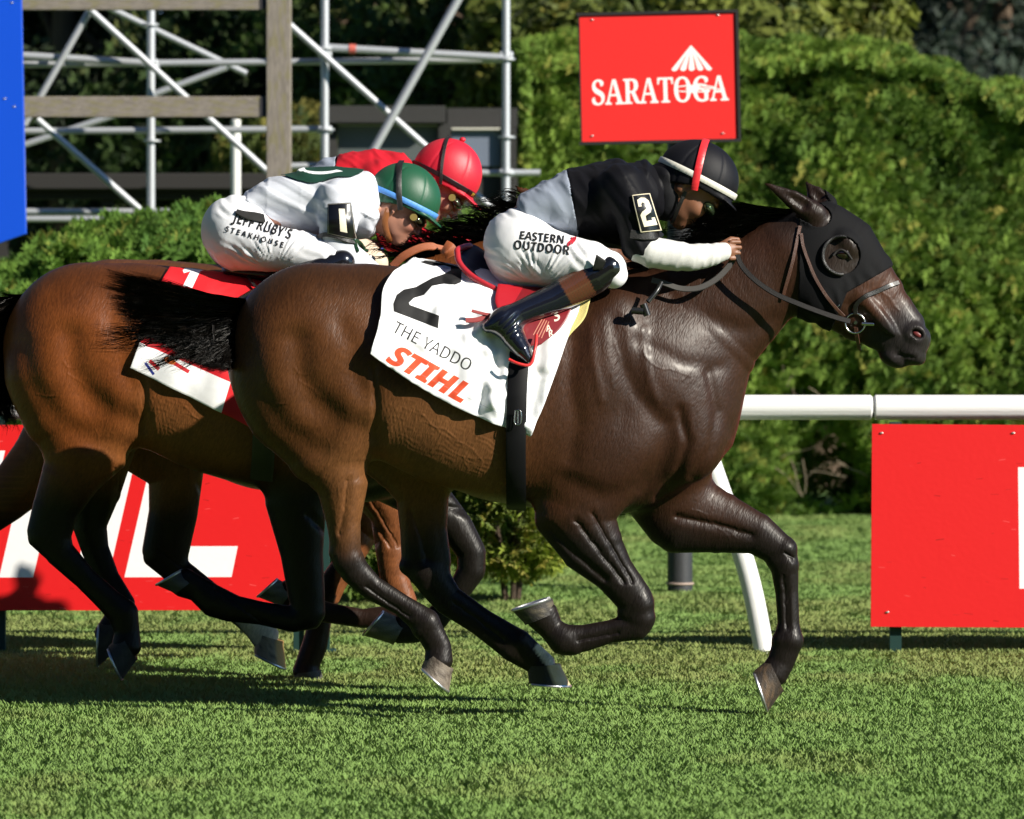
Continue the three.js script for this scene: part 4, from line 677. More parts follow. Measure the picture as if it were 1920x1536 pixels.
function fist(F, c, dir, side, k = 0.82) { // closed hand: palm, four fingers curled round, thumb on top. dir: along the knuckles' reach
  const d = dir.clone().normalize(), up = V(0, 1, 0).addScaledVector(d, -d.y).normalize(), L = (a, b, z) => c.clone().addScaledVector(d, a * k).addScaledVector(up, b * k).add(V(0, 0, z * side * k)), bone = (list, sm) => F.bones(list.map(([A, B, ...r]) => [A, B, ...r.map((q) => q * k)]), sm);
  bone([[L(-0.05, 0, 0), L(0.005, 0, 0), 0.026, 0.036, 0.022, 0.022]], 0.018);
  const len = [1, 1.1, 1.03, 0.85];
  for (let i = 0; i < 4; i++) { const b = 0.033 - i * 0.022, q = len[i]; bone([[L(0.012, b, 0.012), L(0.046 * q, b + 0.002, 0.006), 0.0098, 0.0092, 0.0098, 0.0092], [L(0.046 * q, b + 0.002, 0.006), L(0.046 * q, b, -0.024), 0.0092, 0.0085, 0.0092, 0.0085], [L(0.046 * q, b, -0.024), L(0.022, b - 0.002, -0.034), 0.0085, 0.0078, 0.0085, 0.0078]], 0.003); }
  bone([[L(-0.02, 0.024, -0.008), L(0.012, 0.046, -0.014), 0.012, 0.0105, 0.012, 0.0105], [L(0.012, 0.046, -0.014), L(0.042, 0.046, -0.016), 0.0105, 0.0085, 0.0105, 0.0085]], 0.005);
}
const flat = (c) => () => c;
function tintMesh(name, F, cell, mat, parent, color, shape, label, clip) { return part(name, netMesh(F, cell, { color, shape, clip }), mat, parent, label); }
const besideLine = (ax, ay, bx, by, zc) => { const p = W(ax, ay, zc), q = W(bx, by, zc), dx = q.x - p.x, dy = q.y - p.y, l = Math.hypot(dx, dy); return (x, y) => ((x - p.x) * -dy + (y - p.y) * dx) / l; }; // above 0 to the left of a -> b
const buttonMat = std({ color: lin(0.5, 0.38, 0.12), metalness: 0.6, roughness: 0.35 });
function goggles(parent, L, lensColor, k = 1) {
  const F = new Field(); F.ball(L(0.086, 0.006), 0.036 * k, 0.024 * k, 0.078 * k, L.al, 0.01);
  const box = F.box(); const cut = L(0.055, 0.006), fx = Math.cos(L.al), fy = Math.sin(L.al);
  const m = part('goggles', netMesh(null, 0.005, { box, pad: 0.01, fn: (x, y, z) => Math.max(F.at(x, y, z), -((x - cut.x) * fx + (y - cut.y) * fy)) }), phy({ color: lensColor, roughness: 0.08, clearcoat: 1, clearcoatRoughness: 0.04, specularIntensity: 1, iridescence: 0.6, iridescenceIOR: 1.8 }), parent);
  return m;
}
// rider in black and grey on the nearest horse
{
  const at = [W(1050, 600, 0).x, 1.34, 0], root = thing('person', 'jockey in black and grey silks with black cap crouching on the horse with the hood', 'person', at), zc = 0;
  const skin = new Field(), s = W(1298, 351, 0), AL = -1.0, L = headField(skin, s, AL, 1.02); L.al = AL;
  const spine = [[970, 448, 45, 0, .13], [1030, 392, 50, 0, .13], [1110, 368, 50, 0, .15], [1190, 352, 42, 0, .15], [1240, 352, 26, 0, .06]];
  skin.bones(limb(spine), 0.05);
  for (const q of [1, -1]) { skin.bones(limb([[1180, 355, 32, q * .15], [1196, 455, 24, q * .19], [1275, 482, 20, q * .19], [1340, 475, 13, q * .155], [1360, 470, 12, q * .145]]), 0.03); fist(skin, W(1364, 469, q * .142), V(1, -0.05, -0.15 * q), q); skin.bones(limb([[985, 475, 48, q * .11], [1060, 498, 40, q * .16], [1135, 505, 30, q * .2], [1060, 545, 24, q * .235], [958, 595, 16, q * .27], [985, 660, 10, q * .29]]), 0.03); }
  tintMesh('body', skin, 0.0055, phy({ vertexColors: true, roughness: 0.5, sheen: 0.1 }), root, (x, y, z) => { const n = noise3(x * 60, y * 60, z * 60), k = 0.85 + 0.3 * n; return [0.21 * k, 0.088 * k, 0.046 * k]; });
  // jacket
  const J = new Field();
  J.bones(chain([[966, 366, 1012, 432, 0, .145], [1010, 342, 1046, 440, 0, .155], [1066, 317, 1086, 452, 0, .17], [1150, 297, 1170, 466, 0, .185], [1200, 300, 1228, 412, 0, .165], [1226, 318, 1246, 392, 0, .09]], 0, 0.5), 0.03);
  for (const q of [1, -1]) J.bones(limb([[1166, 352, 46, q * .155], [1192, 400, 41, q * .195], [1199, 456, 35, q * .205, .056]]), 0.03);
  const foldJ = clothFold(0.8, 0.6, 16, 0.006);
  const grey = [0.30, 0.34, 0.42], black = [0.006, 0.006, 0.008];
  const seam = besideLine(1085, 440, 1062, 312, 0.1);
  tintMesh('jacket', J, 0.006, silkMat({ roughness: 0.5, specularIntensity: 0.25 }), root, flat(black), foldJ, 'black upper half of the jacket', (x, y, z) => seam(x, y));
  tintMesh('jacket_back', J, 0.006, silkMat({ roughness: 0.5 }), root, flat(grey), foldJ, 'grey lower back of the jacket', (x, y, z) => -seam(x, y));
  // white under-sleeves
  for (const q of [1, -1]) { const S = new Field(); S.bones(limb([[1202, 462, 31, q * .203, .052], [1222, 473, 30, q * .205, .05], [1290, 483, 26, q * .19, .044], [1336, 478, 21, q * .165, .036], [1354, 472, 18, q * .152, .03]]), 0.02);
  const foldS = clothFold(0.95, -0.2, 20, 0.003);
  tintMesh('sleeve', S, 0.005, silkMat(), root, flat([0.62, 0.62, 0.60]), foldS, 'white under-sleeve'); }
  // breeches
  const B = new Field();
  B.bones(limb([[962, 446, 52, 0, .15], [992, 420, 38, 0, .145]]), 0.03);
  for (const q of [1, -1]) { B.ball(W(972, 468, q * .085), 0.108, 0.124, 0.10, 0.2, 0.05); B.bones(limb([[980, 474, 62, q * .11, .10], [1045, 488, 53, q * .16, .09], [1105, 494, 43, q * .195, .078], [1142, 502, 33, q * .208, .062], [1150, 514, 27, q * .21, .05]]), 0.04); }
  const hub = W(1010, 545, 0);
  const foldB = (x, y, z) => { const a = Math.atan2(y - hub.y, x - hub.x), r = Math.hypot(x - hub.x, y - hub.y); return 0.0028 * sstep(0.02, 0.1, r) * sstep(0.24, 0.08, r) * Math.sin(a * 42 + 7 * noise3(x * 16, y * 16, z * 12)) * sstep(0.3, 0.8, noise3(a * 7, r * 9, 3)) + 0.007 * (fbm(x * 13, y * 13, z * 13, 3) - 0.45) + 0.003 * Math.sin((x * 0.9 + y) * 110 + 6 * noise3(x * 12, y * 12, 3)) * sstep(0.52, 0.75, noise3(x * 14, y * 14, z * 9 + 4)); };
  const breeches = tintMesh('breeches', B, 0.006, silkMat({ roughness: 0.62 }), root, flat([0.80, 0.80, 0.83]), foldB, 'white riding breeches with black lettering');
  const logo = printOn(955, 425, 1095, 500, 840, 450, (g) => { tilted(g, 'EASTERN', 973, 447, 6.5, 'bold 21px sans-serif', '#0c0c10', 0.96); tilted(g, 'OUTDOOR', 962, 466, 6.5, 'bold 23.5px sans-serif', '#0c0c10', 0.93); g.strokeStyle = '#b3182d'; g.lineWidth = 2.6; for (let i = 0; i < 3; i++) { g.beginPath(); g.moveTo(1066 + i * 4, 462 - i * 2); g.bezierCurveTo(1061 + i * 5, 454, 1078 + i * 2, 452, 1071 + i * 4, 446 - i); g.stroke(); } });
  part('lettering', patchOn(B, [xy(955, 425, .25), xy(1095, 425, .25), xy(1095, 500, .25), xy(955, 500, .25)], 0.0022, 90, 50, 0.6, -0.1, foldB), phy({ map: logo, transparent: true, alphaTest: 0.4, roughness: 0.7 }), breeches);
  // waist cord
  // boots
  for (const q of [1, -1]) {
    const K = new Field(); K.bones(limb([[1140, 503, 29, q * .222, .052], [1112, 520, 33, q * .226, .056], [1078, 540, 31, q * .23, .056], [1040, 560, 28, q * .24, .052], [990, 580, 24, q * .26, .046], [955, 596, 23, q * .275, .042], [946, 604, 24, q * .28, .042]]), 0.02);
    K.bones(limb([[946, 604, 24, q * .28, .04], [962, 632, 22, q * .29, .042], [980, 657, 18, q * .298, .044], [991, 673, 12, q * .30, .04]]), 0.03); K.bones(limb([[940, 604, 20, q * .28, .036], [914, 613, 11, q * .28, .032]]), 0.025);
    const ank = W(958, 606, 0);
    tintMesh('boot', K, 0.005, phy({ vertexColors: true, roughness: 0.16, clearcoat: 0.8, clearcoatRoughness: 0.08 }), root, (x, y, z) => { const [px, py] = pxOf(x, y, z), t = (1112 - px) * 0.86 + (py - 515) * 0.5; return t > 12 && t < 62 ? [0.10 + 0.02 * Math.sin(t * 1.1), 0.038, 0.020] : px > 1000 && t <= 12 ? [0.007, 0.007, 0.008] : [0.008, 0.009, 0.016]; }, (x, y, z) => 0.003 * Math.sin((x - y) * 230) * Math.exp(-(((x - ank.x) ** 2 + (y - ank.y) ** 2) / 0.0012)), 'glossy black boot with a brown cuff');
  }
  const tab = surf((() => { const f = new Field(); f.bones(limb([[1140, 503, 33, .222, .056], [1112, 520, 33, .226, .056]]), 0.02); return f; })(), 0, 1119, 500, 0).p;
  part('boot_tab', thicken(gridGeo(3, 4, (u, v) => ({ p: tab.clone().add(V(-0.014 + 0.032 * u + 0.012 * v, -0.01 + 0.05 * v * (1 - 0.45 * u), 0.012 + 0.01 * v)) })), 0.004, 3, 4), blackLeather, root);
  // number badge on the arm
  const num = canvasTex(256, 512, (g, w, h) => { g.fillStyle = '#0d0d0e'; g.fillRect(0, 0, w, h); g.strokeStyle = '#e9dfc2'; g.lineWidth = 12; g.strokeRect(9, 9, w - 18, h - 18); g.fillStyle = '#efe6cc'; g.beginPath(); [[58, 78], [110, 52], [165, 60], [205, 105], [212, 200], [190, 245], [112, 285], [106, 360], [178, 352], [176, 322], [218, 318], [222, 425], [60, 438], [52, 270], [84, 232], [150, 196], [150, 136], [120, 118], [96, 138], [96, 168], [54, 168]].forEach(([x, y], i) => i ? g.lineTo(x, y) : g.moveTo(x, y)); g.fill(); });
  const badgeQ = [xy(1185, 367, .3), xy(1216, 364, .3), xy(1237, 432, .3), xy(1201, 436, .3)];
  part('number_badge', thicken(patchOn(J, badgeQ, 0.011, 12, 18, 0.6, -0.1), 0.004, 12, 18), phy({ map: num, roughness: 0.3, clearcoat: 0.5, clearcoatRoughness: 0.15 }), root, 'black arm badge with a cream 2');
  const bandC = along([[1183, 438], [1205, 442], [1225, 440], [1236, 434]].map(([x, y]) => surf(J, 0, x, y, 0.004).p));
  part('arm_band', strap([0, 0.33, 0.66, 1].map(bandC), 0.03, 0.006), blackLeather, root);
  // helmet
  const H = helmet(root, W(1309, 333, 0), -0.47, phy({ color: lin(0.006, 0.006, 0.009), roughness: 0.55, specularIntensity: 0.45, bumpMap: rep(weaveTex, 20, 20), bumpScale: 0.0004 }), { seams: 1, rad: [0.14, 0.124, 0.108], cut: -0.034, peak: 0.012 });
  part('helmet_band', ringOn(H.c, H.hf, H.hu, H.rad, 0.0035, (a) => [Math.cos(a), -0.02, Math.sin(a)], 0, Math.PI * 2, 0.021, 60), std({ color: lin(0.72, 0.70, 0.62), roughness: 0.6 }), H.mesh, 'white band round the cap');
  part('goggle_strap', ringOn(H.c, H.hf, H.hu, H.rad, 0.006, (a) => [Math.cos(a) * -0.28 + 0.02 - 0.10 * Math.sin(a), Math.cos(a), Math.sin(a)], -2.0, 2.0, 0.024, 50), phy({ color: lin(0.75, 0.03, 0.04), roughness: 0.4 }), H.mesh, 'red goggle strap over the cap');
  goggles(root, L, lin(0.02, 0.03, 0.015));
  part('chin_strap', strap([L(0.0, -0.03, .085), L(0.03, -0.075, .075), L(0.06, -0.115, .04), L(0.065, -0.122, 0)], 0.014, 0.003, [V(0, 0, 1), V(0, -.3, 1), V(.2, -1, .6), V(.2, -1, 0)]), blackLeather, root);
  // collar and scarf below the helmet
  const C = new Field(); C.bones(limb([[1236, 352, 44, 0, .075], [1256, 362, 42, 0, .07]]), 0.02); C.bones(limb([[1250, 330, 26, 0, .08], [1250, 385, 28, 0, .075]]), 0.03);
  tintMesh('collar', C, 0.006, silkMat(), root, flat(black), foldJ);
}

// rider in white with green cap
{
  const zc = -1.0, root = thing('person', 'jockey in white silks with green cap and light blue cap band, leaning low', 'person', [W(540, 600, zc).x, 1.34, zc]);
  const skin = new Field(), s = W(747, 387, zc), AL = -0.68, L = headField(skin, s, AL, 0.98); L.al = AL; const LB = (st) => limb(st, zc);
  skin.bones(LB([[430, 432, 45, 0, .13], [510, 390, 46, 0, .13], [590, 388, 48, 0, .15], [670, 386, 42, 0, .15], [710, 392, 24, 0, .06]]), 0.05);
  for (const q of [1, -1]) { skin.bones(LB([[645, 385, 30, q * .15], [630, 450, 24, q * .19], [668, 508, 18, q * .18], [722, 524, 12, q * .14]]), 0.03); fist(skin, W(730, 526, zc + q * .135), V(1, 0.05, -0.15 * q), q); skin.bones(LB([[445, 448, 46, q * .11], [540, 468, 34, q * .16], [630, 490, 26, q * .2], [540, 530, 20, q * .24], [450, 575, 15, q * .27], [475, 630, 10, q * .29]]), 0.03); }
  tintMesh('body', skin, 0.006, phy({ vertexColors: true, roughness: 0.5 }), root, (x, y, z) => { const n = noise3(x * 40, y * 40, z * 40), k = 0.9 + 0.2 * n, [px, py] = pxOf(x, y, z), red = Math.exp(-(((px - 782) / 16) ** 2 + ((py - 432) / 14) ** 2)); return [0.46 * k, (0.22 - 0.06 * red) * k, (0.15 - 0.03 * red) * k]; });
  const J = new Field();
  J.bones(chain([[466, 358, 470, 402, 0, .13], [500, 334, 512, 424, 0, .15], [560, 320, 578, 446, 0, .17], [625, 318, 640, 452, 0, .185], [676, 323, 694, 446, 0, .165], [694, 340, 706, 430, 0, .10]], zc, 0.5), 0.03);
  for (const q of [1, -1]) J.bones(LB([[640, 378, 44, q * .155], [634, 420, 38, q * .19], [628, 452, 33, q * .2, .055], [646, 484, 33, q * .195, .055], [690, 516, 27, q * .17, .048], [716, 524, 22, q * .15, .04]]), 0.025);
  const fold = clothFold(0.5, 0.85, 17, 0.0075);
  const jacket = tintMesh('jacket', J, 0.006, silkMat(), root, flat([0.66, 0.69, 0.76]), fold, 'white riding jacket');
  // round green emblem on the back
  const c = W(606, 330, zc), emb = canvasTex(256, 256, (g) => { g.fillStyle = '#0c3a2c'; g.beginPath(); g.ellipse(128, 128, 126, 126, 0, 0, 7); g.fill(); g.strokeStyle = '#f2f4f6'; g.lineWidth = 26; g.beginPath(); g.arc(128, 128, 68, 0.7, 5.6); g.stroke(); });
  part('back_emblem', gridGeo(26, 26, (u, v) => { const x = c.x + (u - 0.5) * 0.30, z = zc + 0.02 + (0.5 - v) * 0.26; let y = 2.1; while (y > 1.5) { const d = J.local(x, y, z); if (d < 0.001) break; y -= Math.max(0.001, d * 0.6); } const p = V(x, y, z), n = J.normal(p); return { p: p.addScaledVector(n, 0.006 + fold(p.x, p.y, p.z)), uv: [u, v] }; }), phy({ map: emb, transparent: true, alphaTest: 0.4, roughness: 0.6, side: THREE.DoubleSide }), jacket, 'dark green disc with a white curve');
  const B = new Field(); B.bones(LB([[436, 432, 54, 0, .15], [480, 404, 38, 0, .14]]), 0.03);
  for (const q of [1, -1]) { B.ball(W(441, 438, zc + q * .085), 0.112, 0.132, 0.10, 0.25, 0.05); B.bones(LB([[450, 450, 56, q * .11, .10], [503, 465, 45, q * .16, .088], [555, 470, 39, q * .19, .075], [610, 482, 32, q * .205, .062], [640, 492, 27, q * .21, .05]]), 0.04); }
  const hub = W(520, 515, zc), foldB = (x, y, z) => { const a = Math.atan2(y - hub.y, x - hub.x), r = Math.hypot(x - hub.x, y - hub.y); return 0.0028 * sstep(0.02, 0.1, r) * sstep(0.28, 0.1, r) * Math.sin(a * 42 + 7 * noise3(x * 16, y * 16, z * 12)) * sstep(0.3, 0.8, noise3(a * 7, r * 9, 3)) + 0.007 * (fbm(x * 13, y * 13, z * 13, 3) - 0.45) + 0.003 * Math.sin((x * 0.9 + y) * 110 + 6 * noise3(x * 12, y * 12, 3)) * sstep(0.52, 0.75, noise3(x * 14, y * 14, z * 9 + 4)); };
  const breeches = tintMesh('breeches', B, 0.006, silkMat({ roughness: 0.62 }), root, flat([0.78, 0.79, 0.83]), foldB, 'white riding breeches with black lettering');
  const logo = printOn(405, 395, 570, 475, 990, 480, (g) => { tilted(g, "JEFF RUBY'S", 434, 416, 17, 'bold 27px sans-serif', '#0c0c10', 0.76); tilted(g, 'STEAKHOUSE', 420, 433, 16, 'bold 14px sans-serif', '#0c0c10', 1.02, '3px'); });
  part('lettering', patchOn(B, [xy(405, 395, zc + .25), xy(570, 395, zc + .25), xy(570, 475, zc + .25), xy(405, 475, zc + .25)], 0.0022, 90, 50, zc + 0.6, zc - 0.1, foldB), phy({ map: logo, transparent: true, alphaTest: 0.4, roughness: 0.7 }), breeches);
  part('shirt_tail', surfStrap(B, zc, [[443, 399], [458, 405], [476, 409], [494, 413]], (t) => 0.02 + 0.035 * t, 0.006, 0.006), std({ color: lin(0.01, 0.01, 0.01), roughness: 0.8 }), root, 'black cloth tuck at the waist');
  for (const q of [1, -1]) { const K = new Field(); K.bones(LB([[640, 492, 27, q * .222, .05], [600, 508, 30, q * .23, .054], [540, 532, 25, q * .25, .048], [455, 575, 20, q * .275, .04], [470, 605, 18, q * .285, .04], [490, 640, 12, q * .29, .04]]), 0.02); tintMesh('boot', K, 0.008, phy({ vertexColors: true, roughness: 0.16, clearcoat: 0.8, clearcoatRoughness: 0.08 }), root, flat([0.008, 0.008, 0.011])); }
  const num = canvasTex(256, 400, (g, w, h) => { g.fillStyle = '#101011'; g.fillRect(0, 0, w, h); g.strokeStyle = '#8d8a80'; g.lineWidth = 7; g.strokeRect(8, 8, w - 16, h - 16); g.fillStyle = '#efe8cf'; g.fillRect(118, 70, 62, 260); });
  part('number_badge', thicken(patchOn(J, [xy(617, 384, zc + .25), xy(655, 381, zc + .25), xy(664, 450, zc + .25), xy(616, 438, zc + .25)], 0.012, 12, 14, zc + 0.6, zc - 0.1), 0.004, 12, 14), phy({ map: num, roughness: 0.3, clearcoat: 0.5, clearcoatRoughness: 0.15 }), root, 'black arm badge with a cream 1');
  part('arm_band', surfStrap(J, zc, [[598, 446], [612, 440], [630, 443], [650, 452], [662, 456]], 0.016, 0.005, 0.006), blackLeather, root);
  const H = helmet(root, W(758, 371, zc), -0.44, phy({ color: lin(0.012, 0.085, 0.04), roughness: 0.42, bumpMap: rep(weaveTex, 20, 20), bumpScale: 0.0004 }), { seams: 1, rad: [0.132, 0.125, 0.105], cut: -0.03, peak: 0.02 });
  part('helmet_band', ringOn(H.c, H.hf, H.hu, H.rad, 0.0035, (a) => [Math.cos(a), -0.09, Math.sin(a)], 0, Math.PI * 2, 0.02, 60), std({ color: lin(0.10, 0.32, 0.80), roughness: 0.55 }), H.mesh, 'light blue band round the cap');
  part('goggle_strap', ringOn(H.c, H.hf, H.hu, H.rad, 0.006, (a) => [Math.cos(a) * -0.55 - 0.16 * Math.abs(Math.sin(a)), Math.cos(a), Math.sin(a)], -2.0, 2.0, 0.02, 50), blackLeather, H.mesh);
  goggles(root, L, lin(0.02, 0.018, 0.012)); const bt = L(0.07, 0.004, 0.082), bg = new THREE.CylinderGeometry(0.013, 0.013, 0.008, 20).rotateX(Math.PI / 2); bg.translate(bt.x, bt.y, bt.z); part('goggle_button', bg, buttonMat, root);
  part('chin_strap', strap([L(-0.02, -0.03, .088), L(0.0, -0.075, .08), L(0.05, -0.115, .05), L(0.06, -0.122, 0)], 0.022, 0.003, [V(0, 0, 1), V(0, -.3, 1), V(.2, -1, .6), V(.2, -1, 0)]), std({ color: lin(0.28, 0.10, 0.03), roughness: 0.5 }), root);
  const C = new Field(); C.bones(LB([[700, 384, 42, 0, .07], [716, 392, 38, 0, .066]]), 0.02); tintMesh('collar', C, 0.007, silkMat(), root, flat([0.55, 0.58, 0.66]), fold);
  part('sleeve_cuff', surfStrap(J, zc, [[664, 462], [676, 462], [690, 466]], 0.05, 0.01, 0.004), std({ color: lin(0.008, 0.05, 0.02), roughness: 0.5 }), root, 'dark green cuff');
}
// rider in red
{
  const zc = -1.6, root = thing('person', 'jockey in red silks and red cap half hidden behind the green capped rider', 'person', [W(600, 600, zc).x, 1.34, zc]), m = affine(837, 328, 1309, 333, 0.9), LB = (st, k) => limb(st, zc, 1, m);
  const skin = new Field(), s = W(827, 347, zc), AL = -0.92, L = headField(skin, s, AL, 0.98); L.al = AL;
  skin.bones(LB([[970, 448, 45, 0, .13], [1030, 392, 50, 0, .13], [1110, 368, 50, 0, .15], [1190, 352, 42, 0, .15], [1240, 352, 26, 0, .06]]), 0.05);
  for (const q of [1, -1]) { skin.bones(LB([[1180, 355, 32, q * .15], [1196, 455, 24, q * .19], [1275, 482, 20, q * .19], [1340, 475, 13, q * .155], [1362, 468, 12, q * .145]]), 0.03); fist(skin, W(...m(1368, 467), zc + q * .142), V(1, -0.05, -0.15 * q), q); skin.bones(LB([[985, 475, 48, q * .11], [1060, 498, 40, q * .16], [1135, 505, 30, q * .2], [1060, 545, 24, q * .235], [958, 595, 16, q * .27], [985, 660, 10, q * .29]]), 0.03); }
  tintMesh('body', skin, 0.0065, phy({ vertexColors: true, roughness: 0.5 }), root, (x, y, z) => { const k = 0.9 + 0.2 * noise3(x * 40, y * 40, z * 40); return [0.5 * k, 0.25 * k, 0.17 * k]; });
  const J = new Field(), red = [0.52, 0.012, 0.024], fold = clothFold(0.8, 0.6, 16, 0.008);
  J.bones(chain([[966, 356, 1012, 432, 0, .145], [1010, 326, 1046, 440, 0, .155], [1066, 296, 1084, 442, 0, .17], [1150, 279, 1166, 436, 0, .185], [1204, 288, 1228, 412, 0, .165], [1232, 312, 1250, 392, 0, .09]], zc, 0.5, m), 0.03);
  for (const q of [1, -1]) J.bones(LB([[1166, 352, 46, q * .155], [1192, 400, 41, q * .195], [1199, 456, 35, q * .205, .056], [1290, 483, 26, q * .19, .044], [1350, 473, 19, q * .155, .032]]), 0.03);
  const seam = besideLine(630, 330, 632, 270, zc);
  tintMesh('jacket', J, 0.007, silkMat(), root, flat(red), fold, 'red riding jacket', (x, y) => seam(x, y)); tintMesh('jacket_back', J, 0.008, silkMat(), root, flat([0.3, 0.34, 0.42]), fold, 'grey lower back', (x, y) => -seam(x, y));
  const B = new Field(); B.bones(LB([[962, 446, 52, 0, .15], [992, 420, 38, 0, .145]]), 0.03);
  for (const q of [1, -1]) { B.ball(W(...m(972, 468), zc + q * .085), 0.108, 0.124, 0.10, 0.2, 0.05); B.bones(LB([[980, 474, 62, q * .11, .10], [1045, 488, 53, q * .16, .09], [1105, 494, 43, q * .195, .078], [1142, 502, 36, q * .208, .062], [1160, 518, 30, q * .21, .05]]), 0.04); }
  tintMesh('breeches', B, 0.008, silkMat(), root, flat([0.66, 0.54, 0.42]), fold, 'cream riding breeches');
  for (const q of [1, -1]) { const K = new Field(); K.bones(LB([[1140, 510, 29, q * .222, .05], [1078, 540, 31, q * .23, .054], [990, 580, 24, q * .26, .046], [955, 596, 22, q * .275, .04], [975, 640, 18, q * .29, .042], [991, 673, 12, q * .30, .04]]), 0.02); tintMesh('boot', K, 0.009, phy({ vertexColors: true, roughness: 0.2, clearcoat: 0.6 }), root, flat([0.008, 0.008, 0.011])); }
  const H = helmet(root, W(838, 326, zc), -0.50, phy({ color: lin(0.58, 0.015, 0.035), roughness: 0.45, bumpMap: rep(weaveTex, 20, 20), bumpScale: 0.0004 }), { seams: 1, rad: [0.13, 0.132, 0.105], cut: -0.045, peak: 0.03 });
  part('helmet_band', ringOn(H.c, H.hf, H.hu, H.rad, 0.0035, (a) => [Math.cos(a), -0.17, Math.sin(a)], 0, Math.PI * 2, 0.017, 60), std({ color: lin(0.02, 0.008, 0.01), roughness: 0.4 }), H.mesh);
  const tag = ringOn(H.c, H.hf, H.hu, H.rad, 0.0065, (a) => [Math.cos(a), -0.165, Math.sin(a)], 0.30, 0.62, 0.018, 8); { const p = tag.attributes.position, u = tag.attributes.uv, q0 = H.c; for (let i = 0; i < p.count; i++) { const d = V(p.getX(i), p.getY(i), p.getZ(i)).sub(q0), a = Math.atan2(d.z / H.rad[2], d.dot(H.hf) / H.rad[0]), v = (d.dot(H.hu) + 0.031) / 0.017; u.setXY(i, (0.62 - a) / 0.32, clamp(v)); } }
  part('cap_number', tag, phy({ map: canvasTex(128, 64, (g, w, h) => { g.fillStyle = '#1c0a0c'; g.fillRect(0, 0, w, h); g.fillStyle = '#e0bc3e'; g.font = 'bold 62px sans-serif'; g.fillText('21', 30, 54); }), roughness: 0.4 }), H.mesh, 'gold 21 on the cap band');
  part('goggle_strap', ringOn(H.c, H.hf, H.hu, H.rad, 0.006, (a) => [Math.cos(a) * -0.45 - 0.2 * Math.abs(Math.sin(a)), Math.cos(a), Math.sin(a)], -2.0, 2.0, 0.012, 50), blackLeather, H.mesh);
  const kn = new THREE.SphereGeometry(0.012, 14, 10); const kp = H.at(-0.01, H.rad[1] + 0.006, 0); kn.scale(1, 0.8, 1); kn.translate(kp.x, kp.y, kp.z); part('cap_button', kn, phy({ color: lin(0.58, 0.015, 0.035), roughness: 0.45 }), H.mesh);
  goggles(root, L, lin(0.03, 0.03, 0.025)); const bt = L(0.065, 0.004, 0.082), bg = new THREE.CylinderGeometry(0.013, 0.013, 0.008, 20).rotateX(Math.PI / 2); bg.translate(bt.x, bt.y, bt.z); part('goggle_button', bg, buttonMat, root);
}

